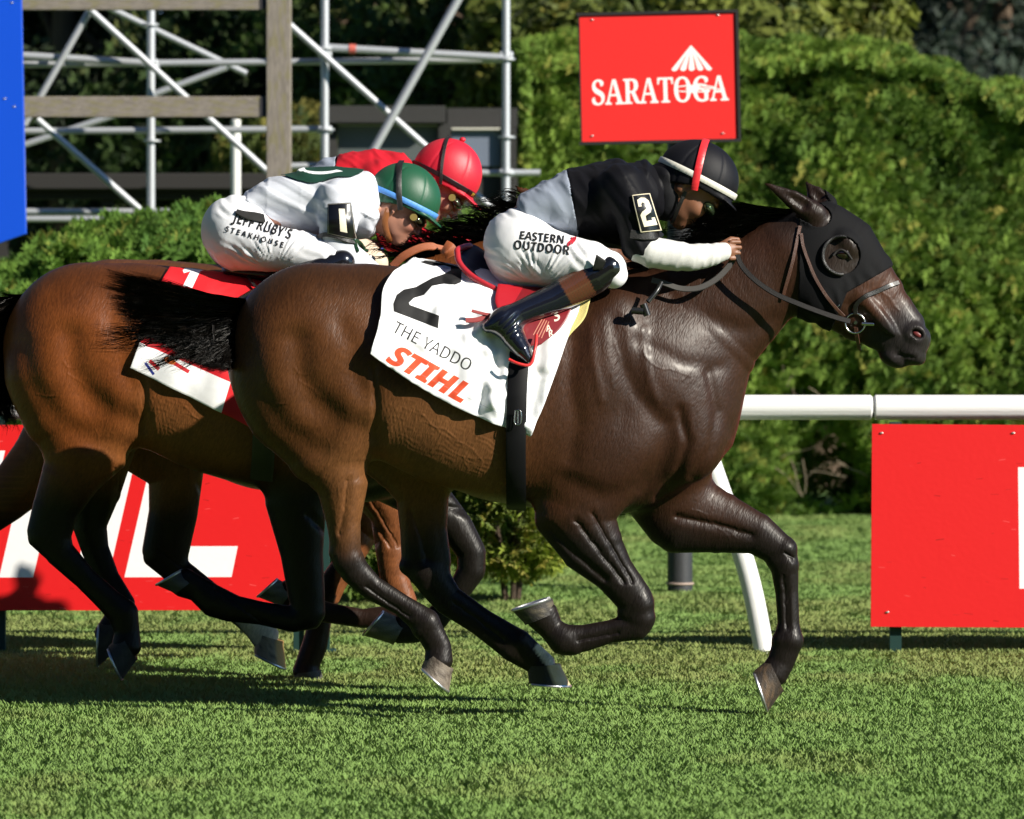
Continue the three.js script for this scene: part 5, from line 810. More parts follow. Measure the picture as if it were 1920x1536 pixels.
// ---------------------------------------------------------------- turf
const turfTex = noiseTex(512, (u, v) => { const a = tiled(u, v, 8, 1), b = tiled(u, v, 32, 2), c = tiled(u, v, 128, 3), m = 0.4 * a + 0.3 * b + 0.3 * c, d = sstep(0.45, 0.7, 0.6 * b + 0.4 * tiled(u, v, 16, 6)); const q = mix3([0.33, 0.47, 0.20], [0.48, 0.52, 0.27], d * 0.7); return q.map((t) => t * (0.6 + 0.8 * m)); }, true);
const ground = struct('turf', new THREE.PlaneGeometry(320, 320, 1, 1).rotateX(-Math.PI / 2), std({ map: rep(turfTex, 110, 110), roughness: 1 }));
ground.position.set(0, 0, -60);
{
  const blade = (r, list) => { for (let i = 0; i < 16; i++) { const a = r() * 6.283, R = 0.085 * Math.sqrt(r()), x = Math.cos(a) * R, z = Math.sin(a) * R, h = 0.010 + 0.016 * r(), w = 0.0026 + 0.0016 * r(), b = r() * 6.283, lx = Math.cos(b) * h * (0.15 + 0.6 * r()), lz = Math.sin(b) * h * (0.15 + 0.5 * r()), q = r() * 3.14, dx = Math.cos(q) * w, dz = Math.sin(q) * w; list.push([x - dx, 0, z - dz, x + dx, 0, z + dz, x + lx * 0.4 + dx * 0.7, h * 0.6, z + lz * 0.4 + dz * 0.7], [x - dx, 0, z - dz, x + lx * 0.4 + dx * 0.7, h * 0.6, z + lz * 0.4 + dz * 0.7, x + lx * 0.4 - dx * 0.7, h * 0.6, z + lz * 0.4 - dz * 0.7], [x + lx * 0.4 - dx * 0.7, h * 0.6, z + lz * 0.4 - dz * 0.7, x + lx * 0.4 + dx * 0.7, h * 0.6, z + lz * 0.4 + dz * 0.7, x + lx, h, z + lz]); } };
  const r = rng(77), tris = []; blade(r, tris); const g = new THREE.BufferGeometry(); g.setAttribute('position', new THREE.Float32BufferAttribute(tris.flat(), 3)); g.computeVertexNormals(); { const n = g.attributes.normal; for (let i = 0; i < n.count; i++) { const v = V(n.getX(i) * 0.5, 1, n.getZ(i) * 0.5).normalize(); n.setXYZ(i, v.x, v.y, v.z); } }
  const M = new THREE.Matrix4(), q = new THREE.Quaternion(), up = V(0, 1, 0), mats = [], cols = [];
  for (let z = 5.2; z > -18; z -= 0.5) {
    const half = 0.108 * (EYE_Z - z) + 1.1, dens = z > 0 ? 950 : z > -5 ? 720 : z > -10 ? 400 : 240, n = Math.round(dens * 0.5 * half * 2);
    for (let i = 0; i < n; i++) {
      const x = (r() * 2 - 1) * half, zz = z - r() * 0.5, patch = fbm(x * 0.55 + 9, 3, zz * 0.28, 4), fine = fbm(x * 3, 5, zz * 1.3, 3), tall = 0.75 + 0.5 * fine;
      q.setFromAxisAngle(up, r() * 6.283); M.compose(V(x, 0, zz), q, V(1, tall, 1)); mats.push(M.clone());
      const lane = sstep(-0.9, -1.9, zz + 0.7 * (patch - 0.45)) * (0.35 + 0.65 * sstep(-9, -4, zz)), dry = clamp(lane * sstep(0.36, 0.52, fine + 0.25 * (patch - 0.4)) + 0.5 * sstep(0.56, 0.68, fine)) * (0.5 + 0.5 * r());
      let c = mix3([0.190, 0.335, 0.078], [0.280, 0.430, 0.115], clamp(0.9 * patch + 0.3 * r() - 0.1)); c = mix3(c, [0.38, 0.33, 0.125], 0.55 * dry); cols.push(c);
    }
  }
  const im = new THREE.InstancedMesh(g, phy({ color: 0xffffff, roughness: 0.95, specularIntensity: 0.4, transmission: 0.25, thickness: 0, side: THREE.DoubleSide }), mats.length), C = new THREE.Color();
  mats.forEach((m, i) => { im.setMatrixAt(i, m); im.setColorAt(i, C.setRGB(...cols[i])); });
  im.name = 'grass'; im.userData = { kind: 'stuff', label: 'mown green turf with straw coloured patches', category: 'grass' }; im.receiveShadow = im.castShadow = true; scene.add(im);
}

// ---------------------------------------------------------------- running rail and its sign boards
const whitePaint = phy({ color: lin(0.80, 0.80, 0.79), roughness: 0.42, clearcoat: 0.2, clearcoatRoughness: 0.3, bumpMap: rep(grainTex, 1, 6), bumpScale: 0.0006 });
{
  const z = -3.35, y = W(0, 764, z).y, rail = thing('running_rail', 'white tubular running rail on slanting legs beside the turf', 'rail', [0, 0, z]);
  const joints = [-9, -5.9, -2.3, W(1637, 0, z).x, 4.95, 8.2];
  for (let i = 0; i + 1 < joints.length; i++) { const a = joints[i] + 0.003, b = joints[i + 1] - 0.003, g = new THREE.LatheGeometry([[0.0, 0], [0.044, 0], [0.0508, 0.007], [0.0508, b - a - 0.007], [0.044, b - a], [0, b - a]].map(([r, h]) => new THREE.Vector2(r, h)), 36); g.rotateZ(-Math.PI / 2); g.translate(a, y, z); part('rail_tube', toCreasedNormals(g, 0.6), whitePaint, rail); }
  for (const j of joints) part('joint_sleeve', rod(V(j - 0.12, y, z), V(j + 0.12, y, z), 0.043), std({ color: lin(0.05, 0.05, 0.055), roughness: 0.5 }), rail);
  for (const px of [1312, 1312 - 1500, 1312 - 3000, 1312 + 1500]) { const a = W(px, 796, z + 0.02), b = W(px + 92, 1080, z + 0.08), c = W(px + 124, 1236, z + 0.15); c.y = -0.02; part('leg', tube([a.clone().add(V(-0.01, 0.1, -0.01)), a, b, c], 0.041, 40, 18), whitePaint, rail); }
}
const redBoard = (print) => phy({ map: print, roughness: 0.42, clearcoat: 0.15, clearcoatRoughness: 0.35, bumpMap: rep(grainTex, 2, 1), bumpScale: 0.0004 });
const redEdge = std({ color: lin(0.62, 0.02, 0.016), roughness: 0.5 });
const metalPost = std({ color: lin(0.012, 0.045, 0.04), roughness: 0.5, metalness: 0.2 });
function board(root, name, x0, x1, y0, y1, z, print, tilt = 0, thick = 0.012) { // flat panel: box with the print on its front
  const g = new THREE.BoxGeometry(x1 - x0, y1 - y0, thick), m = new THREE.Mesh(g, [redEdge, redEdge, redEdge, redEdge, redBoard(print), redEdge]); m.name = name; m.castShadow = m.receiveShadow = true; m.position.set((x0 + x1) / 2 - root.position.x, (y0 + y1) / 2 - root.position.y, z - root.position.z); m.rotation.z = tilt; root.add(m); return m;
}
const poly = (g, pts) => { g.beginPath(); pts.forEach(([x, y], i) => i ? g.lineTo(x, y) : g.moveTo(x, y)); g.fill(); };
const scuffs = (g, seed, x0, y0, x1, y1, n) => { const r = rng(seed); for (let i = 0; i < n; i++) { const x = mix(x0, x1, r()), y = mix(y0, y1, r()), l = 3 + 14 * r(); g.strokeStyle = r() < 0.6 ? `rgba(120,12,10,${0.25 + 0.3 * r()})` : `rgba(255,190,180,${0.2 + 0.3 * r()})`; g.lineWidth = 0.6 + 1.2 * r(); g.beginPath(); g.moveTo(x, y); g.lineTo(x + l, y + (r() - 0.5) * 5); g.stroke(); } };
const screw = (parent, p) => { const s = new THREE.SphereGeometry(0.006, 12, 8); s.scale(1.3, 0.7, 0.5); s.translate(p.x, p.y, p.z); part('screw', s, std({ color: lin(0.6, 0.58, 0.55), metalness: 0.8, roughness: 0.4 }), parent); };
{
  const z = -3.15;
  { // board with the end of a word in slanting white capitals
    const a = W(-640, 797, z), b = W(588, 1145, z), root = thing('sign_board', 'red board with slanting white capitals hung under the running rail behind the horses', 'sign', [(a.x + b.x) / 2, 0, z]);
    const print = printOn(-640, 797, 588, 1145, 2048, 580, (g) => {
      g.fillStyle = '#dc1b1f'; g.fillRect(-700, 700, 1400, 500); scuffs(g, 5, -640, 1085, 588, 1140, 90); scuffs(g, 6, -640, 800, 588, 1140, 90);
      g.fillStyle = '#f1f1f3'; poly(g, [[233, 1083], [288, 845], [350, 845], [308, 1025], [446, 1025], [434, 1083]]); poly(g, [[140, 1083], [195, 845], [258, 845], [203, 1083]]); poly(g, [[-2, 1083], [53, 845], [118, 845], [62, 1083]]); poly(g, [[70, 990], [83, 935], [185, 935], [172, 990]]); poly(g, [[-108, 1083], [-53, 845], [10, 845], [-45, 1083]]); poly(g, [[-270, 1083], [-228, 903], [-300, 903], [-286, 845], [-80, 845], [-94, 903], [-165, 903], [-207, 1083]]);
      g.strokeStyle = '#f1f1f3'; g.lineWidth = 58; g.beginPath(); g.moveTo(-330, 874); g.lineTo(-440, 874); g.quadraticCurveTo(-490, 880, -490, 930); g.quadraticCurveTo(-485, 962, -440, 964); g.quadraticCurveTo(-370, 966, -370, 1010); g.quadraticCurveTo(-380, 1052, -430, 1054); g.lineTo(-560, 1054); g.stroke();
    });
    board(root, 'panel', a.x, b.x, b.y, a.y, z, print, 0.002);
    for (const px of [610 - 1180, 560, 0]) { const p = W(px, 1145, z - 0.05); part('post', new THREE.BoxGeometry(0.042, 0.98, 0.042).translate(p.x, 0.47, z - 0.06), metalPost, root); }
  }
  { const p = W(609, 1200, -3.15), root = thing('rail_post', 'short dark green metal post standing in the turf under the rail', 'post', [p.x, 0, p.z]); part('post', new THREE.BoxGeometry(0.04, 0.9, 0.04).translate(p.x, 0.43, p.z), metalPost, root); part('base_plate', new RoundedBoxGeometry(0.09, 0.02, 0.09, 2, 0.006).translate(p.x, 0.012, p.z), metalPost, root); part('cap', new RoundedBoxGeometry(0.046, 0.02, 0.046, 2, 0.005).translate(p.x, 0.885, p.z), metalPost, root); }
  { const a = W(1634, 798, z), b = W(2560, 1178, z), root = thing('sign_board', 'red board with one upright white bar, hung under the rail ahead of the horses', 'sign', [(a.x + b.x) / 2, 0, z]);
    const print = printOn(1634, 798, 2560, 1178, 1600, 656, (g) => { g.fillStyle = '#dc1b1f'; g.fillRect(1600, 700, 1000, 600); scuffs(g, 8, 1640, 830, 2560, 1170, 90); g.fillStyle = '#f3f2f2'; poly(g, [[1908, 877], [1975, 877], [1975, 1105], [1912, 1105]]); });
    board(root, 'panel', a.x, b.x, b.y, a.y, z, print, -0.006);
    for (const px of [1681, 2450]) { const p = W(px, 1178, z); part('post', new THREE.BoxGeometry(0.046, 0.95, 0.046).translate(p.x, 0.455, z - 0.055), metalPost, root); }
    for (const [px, py] of [[1653, 812], [1664, 1148], [1900, 812]]) screw(root, W(px, py, z + 0.009));
  }
}
{ // square red sign on a post
  const z = -7.4, c = W(1235, 145, z), w = 292 * M_PER_PX(z), h = 236 * M_PER_PX(z), root = thing('race_course_sign', 'square red sign lettered SARATOGA under a striped parasol mark, on a dark post', 'sign', [W(1275, 0, z).x, 0, z - 0.05]);
  const print = canvasTex(1168, 944, (g, W0, H0) => {
    g.scale(4, 4); g.translate(-1089, -27); g.fillStyle = '#e62a28'; g.fillRect(1089, 27, 292, 236); g.fillStyle = '#fff5f3';
    g.save(); g.translate(1108, 195); g.rotate(-0.014); g.font = 'bold 66px serif'; g.letterSpacing = '-2.5px'; const wd = g.measureText('SARATOGA').width; g.scale(256 / wd, 1); g.fillText('SARATOGA', 0, 0); g.restore();
    const ax = 1297, ay = 87; for (let i = 0; i < 5; i++) { const x = 1260 + i * 16.2; g.beginPath(); g.moveTo(ax - 1, ay); g.lineTo(ax + 1, ay); g.lineTo(x + 11, 131); g.quadraticCurveTo(x + 5, 138, x - 1, 131); g.fill(); }
    g.strokeStyle = '#fff5f3'; g.lineWidth = 2.4; for (const [y, x0, x1, k] of [[164, 1268, 1340, -5], [168, 1285, 1350, -3], [172, 1272, 1330, 2], [160, 1300, 1325, -2], [167, 1292, 1318, 3]]) { g.beginPath(); g.moveTo(x0, y); g.quadraticCurveTo((x0 + x1) / 2, y + k, x1, y + 2); g.stroke(); } g.beginPath(); g.ellipse(1300, 168, 12, 7, -0.3, 0, 7); g.fill();
  });
  const tilt = 0.022; const panel = board(root, 'panel', c.x - w / 2, c.x + w / 2, c.y - h / 2, c.y + h / 2, z, print, tilt, 0.012);
  const dark = std({ color: lin(0.012, 0.010, 0.010), roughness: 0.6 });
  const fr = (fx, fy, fw, fh) => { const g = new THREE.BoxGeometry(fw, fh, 0.05); const o = part('frame_bar', g.rotateZ(tilt).translate(c.x + fx * Math.cos(tilt) - fy * Math.sin(tilt), c.y + fx * Math.sin(tilt) + fy * Math.cos(tilt), z - 0.01), dark, root); return o; };
  fr(0, h / 2 + 0.008, w + 0.03, 0.014); fr(0, -h / 2 - 0.008, w + 0.03, 0.014); fr(w / 2 + 0.009, 0, 0.014, h); fr(-w / 2 - 0.004, 0, 0.006, h);
  part('backing', new THREE.BoxGeometry(w, h, 0.03).rotateZ(tilt).translate(c.x, c.y, z - 0.028), dark, root);
  for (const [px, py] of [[1110, 37], [1346, 28], [1110, 255], [1355, 250]]) screw(root, W(px, py, z + 0.009));
  const p = W(1275, 1113, z - 0.08); part('post', new THREE.CylinderGeometry(0.062, 0.062, c.y, 24).translate(p.x, c.y / 2, p.z), phy({ color: lin(0.035, 0.036, 0.04), roughness: 0.5, bumpMap: rep(grainTex, 2, 6), bumpScale: 0.001 }), root);
  const rg = new THREE.TorusGeometry(0.064, 0.006, 8, 30).rotateX(Math.PI / 2).translate(p.x, 0.045, p.z); part('post_band', rg, std({ color: lin(0.4, 0.3, 0.25), roughness: 0.6 }), root);
}

// ---------------------------------------------------------------- scaffold, timber frame, booth, blue panel
const galv = std({ color: lin(0.50, 0.52, 0.55), metalness: 0.55, roughness: 0.5, bumpMap: rep(grainTex, 2, 8), bumpScale: 0.0006 });
const oldWood = (() => { const t = noiseTex(256, (u, v) => { const g = 0.45 * tiled(u, v * 0.12, 90, 1) + 0.35 * tiled(u, v * 0.3, 40, 2) + 0.2 * tiled(u, v, 20, 3), m = sstep(0.58, 0.75, tiled(u, v, 9, 5)); return mix3([0.36 + 0.26 * g, 0.335 + 0.25 * g, 0.31 + 0.235 * g], [0.47, 0.45, 0.27], m * 0.4); }, true); return t; })();
{
  const z1 = -12.8, z2 = -14.2, root = thing('scaffold', 'galvanised tube scaffold with diagonal braces standing behind the clipped hedge', 'scaffold', [W(450, 0, z1).x, 0, z1]);
  const T = (name, x1, y1, x2, y2, z, r = 0.021, zb = z) => part(name, rod(W(x1, y1, z), W(x2, y2, zb), r), galv, root);
  const foot = (px, z) => { const s = W(px, -60, z), e = s.clone(); e.y = 0; return part('standard', rod(e, s, 0.0245), galv, root); };
  for (const px of [283, 609, 949, -60]) foot(px, z1);
  T('ledger', -60, 98, 283, 119, z1, 0.024); T('ledger', -60, 122, 949, 112, z1 - 0.09); T('ledger', 609, 89, 960, 109, z1, 0.024); T('ledger', -60, 247, 612, 242, z1 - 0.06); T('ledger', -60, 397, 455, 397, z1 - 0.06); T('ledger', 885, 324, 1013, 324, z1 - 0.06); T('ledger', 530, 312, 609, 310, z1 - 0.06); T('ledger', -60, 411, 400, 410, z2, 0.02);
  T('brace', 170, 16, 45, 234, z1 + 0.06); T('brace', 168, 18, 510, 330, z1 + 0.11); T('brace', 190, 8, 462, 138, z2); T('brace', 285, 178, 425, 126, z2 + 0.1); T('brace', 20, 280, 300, 188, z2 + 0.1); T('brace', 70, 224, 262, 393, z1 + 0.06); T('brace', 500, 8, 800, 276, z1 + 0.06); T('brace', 875, -30, 690, 300, z1 + 0.2, 0.026); T('brace', 860, 338, 935, 400, z1 - 0.2);
  for (const [px, py] of [[281, 46], [284, 124], [285, 264], [608, 90], [611, 243], [950, 111], [950, 257], [950, 324]]) { const p = W(px, py, z1); part('rosette', new THREE.CylinderGeometry(0.052, 0.052, 0.011, 20).translate(p.x, p.y, p.z), galv, root); }
  for (const [px, py] of [[609, 100], [949, 104], [283, 118], [609, 243], [949, 324]]) { const p = W(px, py, z1); part('coupler', new RoundedBoxGeometry(0.085, 0.05, 0.07, 2, 0.012).translate(p.x, p.y, p.z - 0.02), galv, root); }
  const tape = std({ color: lin(0.55, 0.12, 0.09), roughness: 0.6 }); { const p = W(661, 92, z1); part('marker_tape', rod(p.clone().add(V(-0.02, 0.001, 0)), p.clone().add(V(0.02, -0.001, 0)), 0.0295), tape, root); }
}
{
  const z = -11.9, root = thing('timber_frame', 'weathered grey timber post with two lichen spotted rails in front of the scaffold', 'fence', [W(523, 0, z).x, 0, z]);
  const a = W(500, 0, z), b = W(546, 0, z), top = W(0, -60, z).y, wood = (x, y) => std({ map: rep(oldWood, x, y), roughness: 0.9, bumpMap: rep(oldWood, x, y), bumpScale: 0.004 });
  part('post', new RoundedBoxGeometry(b.x - a.x, top, 0.1, 2, 0.006).translate((a.x + b.x) / 2, top / 2, z), wood(1, 6), root);
  for (const [y0, y1] of [[-19, 19], [181, 220]]) { const p = W(-80, y0, z), q = W(498, y1, z), g = new RoundedBoxGeometry(q.x - p.x, p.y - q.y, 0.045, 2, 0.005); { const u = g.attributes.uv; for (let i = 0; i < u.count; i++) u.setXY(i, u.getY(i), u.getX(i)); } part('rail_board', g.translate((p.x + q.x) / 2, (p.y + q.y) / 2, z), wood(1, 5), root); const s = W(500, y0, z); part('bracket', new THREE.BoxGeometry(0.035, p.y - q.y - 0.01, 0.056).translate(q.x - 0.012, (p.y + q.y) / 2, z), std({ color: lin(0.05, 0.045, 0.05), roughness: 0.7 }), root); }
}
{
  const z = -9.0, root = thing('blue_panel', 'tall bright blue panel standing above the clipped hedge beside the timber rails', 'panel', [W(-120, 0, z).x, 0, z]);
  const a = W(-300, 452, z), b = W(46, 445, z), top = 3.4, blue = phy({ color: lin(0.006, 0.075, 0.62), roughness: 0.35, clearcoat: 0.2 });
  const s = new THREE.Shape([[a.x, top], [a.x, a.y - 0.14], [W(0, 0, z).x, W(0, 455, z).y], [b.x + 0.006, W(0, 438, z).y], [W(37, 0, z).x, top]].map(([x, y]) => new THREE.Vector2(x, y)));
  part('sheet', new THREE.ExtrudeGeometry(s, { depth: 0.05, bevelEnabled: true, bevelSize: 0.003, bevelThickness: 0.003, bevelSegments: 1 }).translate(0, 0, z - 0.025), blue, root);
  for (const [px, py] of [[22, 5], [26, 200], [8, 185]]) screw(root, W(px, py, z + 0.03));
  part('support_post', new THREE.BoxGeometry(0.08, 2.0, 0.08).translate(a.x + 0.3, 1.0, z - 0.07), std({ color: lin(0.2, 0.2, 0.2), roughness: 0.6 }), root);
}
{
  const z = -16, root = thing('track_booth', 'black flat roofed booth with grey glass panes behind the scaffold', 'booth', [W(780, 0, z).x, 0, z]), blk = std({ color: lin(0.030, 0.029, 0.028), roughness: 0.8, bumpMap: rep(grainTex, 3, 1), bumpScale: 0.003 }), glass = phy({ color: lin(0.17, 0.20, 0.26), roughness: 0.12, metalness: 0.0, clearcoat: 1, clearcoatRoughness: 0.05 });
  const bx = (name, x0, y0, x1, y1, d, m, dz = 0) => { const p = W(x0, y0, z), q = W(x1, y1, z); return part(name, new RoundedBoxGeometry(q.x - p.x, p.y - q.y, d, 1, 0.004).translate((p.x + q.x) / 2, (p.y + q.y) / 2, z + dz), m, root); };
  bx('roof_fascia', 600, 200, 835, 232, 0.9, blk, -0.3); bx('roof_fascia', 838, 202, 970, 238, 0.7, blk, -0.4); bx('corner_post', 822, 232, 845, 420, 0.1, blk); bx('corner_post', 612, 233, 632, 420, 0.08, blk); bx('corner_post', 940, 239, 968, 420, 0.08, blk);
  bx('window_pane', 633, 236, 821, 332, 0.02, phy({ color: lin(0.10, 0.115, 0.115), roughness: 0.2, clearcoat: 1, clearcoatRoughness: 0.1 }), -0.03); bx('window_pane', 846, 243, 939, 312, 0.02, glass, -0.03); bx('window_sill', 846, 240, 939, 244, 0.06, std({ color: lin(0.6, 0.58, 0.5), roughness: 0.7 })); bx('window_sill', 633, 234, 821, 236, 0.06, std({ color: lin(0.5, 0.48, 0.42), roughness: 0.7 }));
  bx('wall', 600, 333, 970, 700, 0.5, blk, -0.3);
}
{
  const z = -15.2, root = thing('track_bench', 'long black low beam crossing behind the scaffold feet', 'barrier', [W(280, 0, z).x, 0, z]), blk = std({ color: lin(0.018, 0.016, 0.015), roughness: 0.8 });
  const p = W(-80, 326, z), q = W(560, 356, z); part('beam', new RoundedBoxGeometry(q.x - p.x, p.y - q.y, 0.3, 2, 0.01).translate((p.x + q.x) / 2, (p.y + q.y) / 2, z), blk, root);
  const q2 = W(560, 374, z); part('lower_board', new THREE.BoxGeometry(q.x - p.x, q.y - q2.y - 0.004, 0.2).translate((p.x + q.x) / 2, (q.y + q2.y) / 2, z - 0.1), blk, root);
  for (const px of [0, 200, 400, 540]) { const l = W(px, 374, z); part('leg', new THREE.BoxGeometry(0.08, l.y, 0.08).translate(l.x, l.y / 2, z - 0.1), blk, root); }
}
{ const z = -14.6, a = W(442, 224, z), root = thing('white_post', 'plain white round post behind the scaffold', 'post', [a.x, 0, z]), g = new THREE.LatheGeometry([[0, a.y], [0.026, a.y], [0.031, a.y - 0.006], [0.031, 0], [0, 0]].map(([x, y]) => new THREE.Vector2(x, y)), 20); g.translate(a.x, 0, z); part('shaft', toCreasedNormals(g, 0.6), whitePaint, root); part('base_collar', new THREE.CylinderGeometry(0.06, 0.07, 0.06, 20).translate(a.x, 0.03, z), whitePaint, root); }

// ---------------------------------------------------------------- hedges, shrubs and trees
const barkMat = std({ color: lin(0.11, 0.075, 0.05), roughness: 0.95, bumpMap: rep(grainTex, 2, 8), bumpScale: 0.006 });
const leafMat = phy({ color: 0xffffff, roughness: 0.9, specularIntensity: 0.5, transmission: 0.28, thickness: 0, side: THREE.DoubleSide });
// flat spray of scale-leaved conifer, and a clump of broad leaves, both about one unit across
function sprayGeo(seed) {
  const r = rng(seed), tri = [], fan = (x, y, z, a, l, w, zt) => { const dx = Math.cos(a), dy = Math.sin(a), px = -dy * w, py = dx * w, mx = x + dx * l * 0.55, my = y + dy * l * 0.55, ex = x + dx * l, ey = y + dy * l; tri.push([x, y, z, mx - px, my - py, z + zt * 0.5, ex, ey, z + zt], [x, y, z, ex, ey, z + zt, mx + px, my + py, z + zt * 0.4]); return [mx, my, z + zt * 0.5, a]; };
  for (let i = 0; i < 5; i++) { const a = -1.1 + i * 0.55 + (r() - 0.5) * 0.3, m = fan(0, 0, (r() - 0.5) * 0.1, a, 0.7 + 0.4 * r(), 0.085, (r() - 0.5) * 0.5); for (const s of [-0.7, 0.7]) fan(m[0], m[1], m[2], a + s, 0.38 + 0.2 * r(), 0.07, (r() - 0.5) * 0.4); }
  const g = new THREE.BufferGeometry(); g.setAttribute('position', new THREE.Float32BufferAttribute(tri.flat(), 3)); g.computeVertexNormals(); return g;
}
function leafGeo(seed) {
  const r = rng(seed), tri = [];
  for (let i = 0; i < 8; i++) { const c = V(r() - 0.5, r() - 0.5, r() - 0.5).multiplyScalar(0.9), u = V(r() - 0.5, r() - 0.5, r() - 0.5).normalize().multiplyScalar(0.30), w = V(r() - 0.5, r() - 0.5, r() - 0.5).cross(u).normalize().multiplyScalar(0.15), a = c.clone().sub(u), b = c.clone().add(u), p = c.clone().add(w), q = c.clone().sub(w); tri.push([...a.toArray(), ...p.toArray(), ...b.toArray()], [...a.toArray(), ...b.toArray(), ...q.toArray()]); }
  const g = new THREE.BufferGeometry(); g.setAttribute('position', new THREE.Float32BufferAttribute(tri.flat(), 3)); g.computeVertexNormals(); return g;
}
const SPRAY = sprayGeo(3), LEAF = leafGeo(4);
function foliage(name, geo, list, parent) { // list: {p, n, s, c}: place, the way it faces, size, colour
  const im = new THREE.InstancedMesh(geo, leafMat, list.length), M = new THREE.Matrix4(), q = new THREE.Quaternion(), q2 = new THREE.Quaternion(), C = new THREE.Color(), o = parent.position;
  list.forEach((l, i) => { q.setFromUnitVectors(V(1, 0, 0), l.n); q2.setFromAxisAngle(V(1, 0, 0), l.roll); q.multiply(q2); M.compose(l.p.clone().sub(o), q, V(l.s, l.s, l.s)); im.setMatrixAt(i, M); im.setColorAt(i, C.setRGB(...l.c)); });
  im.name = name; im.userData.kind = 'stuff'; im.castShadow = im.receiveShadow = true; parent.add(im); return im;
}
const twigs = (r, p0, n, len, rad) => { const out = []; for (let i = 0; i < n; i++) { let p = p0.clone().add(V((r() - 0.5) * 0.5, (r() - 0.5) * 0.3, (r() - 0.5) * 0.15)); const d = V(r() - 0.2, r() - 0.5, (r() - 0.5) * 0.4).normalize(), pts = [p.clone()]; for (let k = 0; k < 3; k++) { d.add(V(r() - 0.5, r() - 0.6, (r() - 0.5) * 0.5).multiplyScalar(0.6)).normalize(); p = p.clone().addScaledVector(d, len * (0.25 + 0.2 * r())); pts.push(p); } out.push(tube(pts, rad * (0.6 + 0.6 * r()), 14, 6)); } return out; };
// clipped hedge: front from x0 to x1 at z, top(x) gives its height; lumps and gaps from noise; hollows let the dark inside show
function hedge({ name, label, x0, x1, z, depth, top, density, size, seed, tones, hollows = [], lump = 0.35 }) {
  const root = thing(name, label, 'hedge', [(x0 + x1) / 2, 0, z - depth / 2]), r = rng(seed), list = [];
  const bulge = (x, y) => lump * (fbm(x * 1.3 + seed, y * 1.3, 2, 3) - 0.5) * 1.6 + 0.22 * (fbm(x * 4.5, y * 4.5, seed, 2) - 0.4);
  const hol = (x, y) => { let h = 0; for (const [hx, hy, rx, ry] of hollows) h = Math.max(h, 1.2 - Math.hypot((x - hx) / rx, (y - hy) / ry)); return clamp(h * 2); };
  const add = (p, n, k) => { const t = fbm(p.x * 2.2 + seed, p.y * 2.2, p.z * 2.2, 3), u = r(); list.push({ p, n, s: size * (0.65 + 0.8 * r()), roll: (r() - 0.5) * 2.2 + 0.35, c: mix3(mix3(tones[0], tones[1], clamp(t * 1.5 - 0.25 + 0.5 * (u - 0.5))), tones[2], r() < 0.13 ? 0.7 * r() : 0) }); };
  const area = (x1 - x0) * 2.5; const n = Math.round(area * density);
  for (let i = 0; i < n; i++) {
    const x = mix(x0, x1, r()), H = top(x), y = Math.pow(r(), 0.92) * H, ho = hol(x, y); if (r() < ho * 0.97) continue;
    const gap = fbm(x * 3.1, y * 3.1, seed + 5, 3); if (gap < 0.36 && r() < 0.75) continue;
    const edge = sstep(0.45, 0.0, H - y), inset = Math.pow(r(), 1.7) * 0.34;
    const p = V(x, y + (r() - 0.5) * 0.06, z + bulge(x, y) - inset - edge * 0.25 - ho * 0.3 - 0.15 * sstep(0.5, 0, y)), nn = V((r() - 0.5) * 1.6, 0.45 + 0.6 * r(), 0.15 + 0.5 * r()).normalize(); add(p, nn);
  }
  const nt = Math.round((x1 - x0) * depth * density * 0.8); for (let i = 0; i < nt; i++) { const x = mix(x0, x1, r()), dz = r(); add(V(x, top(x) - 0.15 * Math.pow(Math.abs(dz - 0.5) * 2, 2) + (fbm(x * 5, 1, dz * 6, 3) - 0.45) * 0.35, z - depth * dz), V((r() - 0.5) * 1.2, 1, (r() - 0.3) * 1.2).normalize()); }
  for (const xe of [x0, x1]) for (let i = 0; i < density * depth * 1.6; i++) { const y = r() * top(xe), s = xe === x0 ? -1 : 1; add(V(xe + s * bulge(y, xe) * 0.6, y, z - depth * r()), V(s, r() - 0.3, r() - 0.3).normalize()); }
  for (let i = 0; i < n * 0.55; i++) { const x = mix(x0, x1, r()), H = top(x), y = r() * (H - 0.08), dz = 0.3 + 0.7 * r(); if (hol(x, y) > 0.4 && dz < 0.85) continue; const p = V(x, y, z - dz); add(p, V((r() - 0.5) * 1.6, 0.45 + 0.6 * r(), 0.15 + 0.5 * r()).normalize()); list[list.length - 1].s *= 1.7; } // leaves deeper in
  foliage('foliage', SPRAY, list, root);
  for (const [hx, hy, rx, ry] of hollows) for (const g of twigs(r, V(hx - rx * 0.4, hy, z - 0.08), 7, rx * 0.8, 0.0035)) part('branch', g, std({ color: lin(0.24, 0.19, 0.13), roughness: 0.9 }), root);
  for (let i = 0, k = Math.round((x1 - x0) / 0.9); i < k; i++) { const x = mix(x0 + 0.4, x1 - 0.4, i / (k - 1)), pts = [V(x, 0, z - depth * 0.5), V(x + 0.05, 0.6, z - depth * 0.5), V(x - 0.04, top(x) * 0.8, z - depth * 0.5)]; part('trunk', tube(pts, 0.045, 12, 8), barkMat, root); }
  return root;
}
const GREENS = [[0.080, 0.155, 0.020], [0.260, 0.385, 0.056], [0.48, 0.40, 0.09]];
const hx = (px, z) => W(px, 0, z).x;
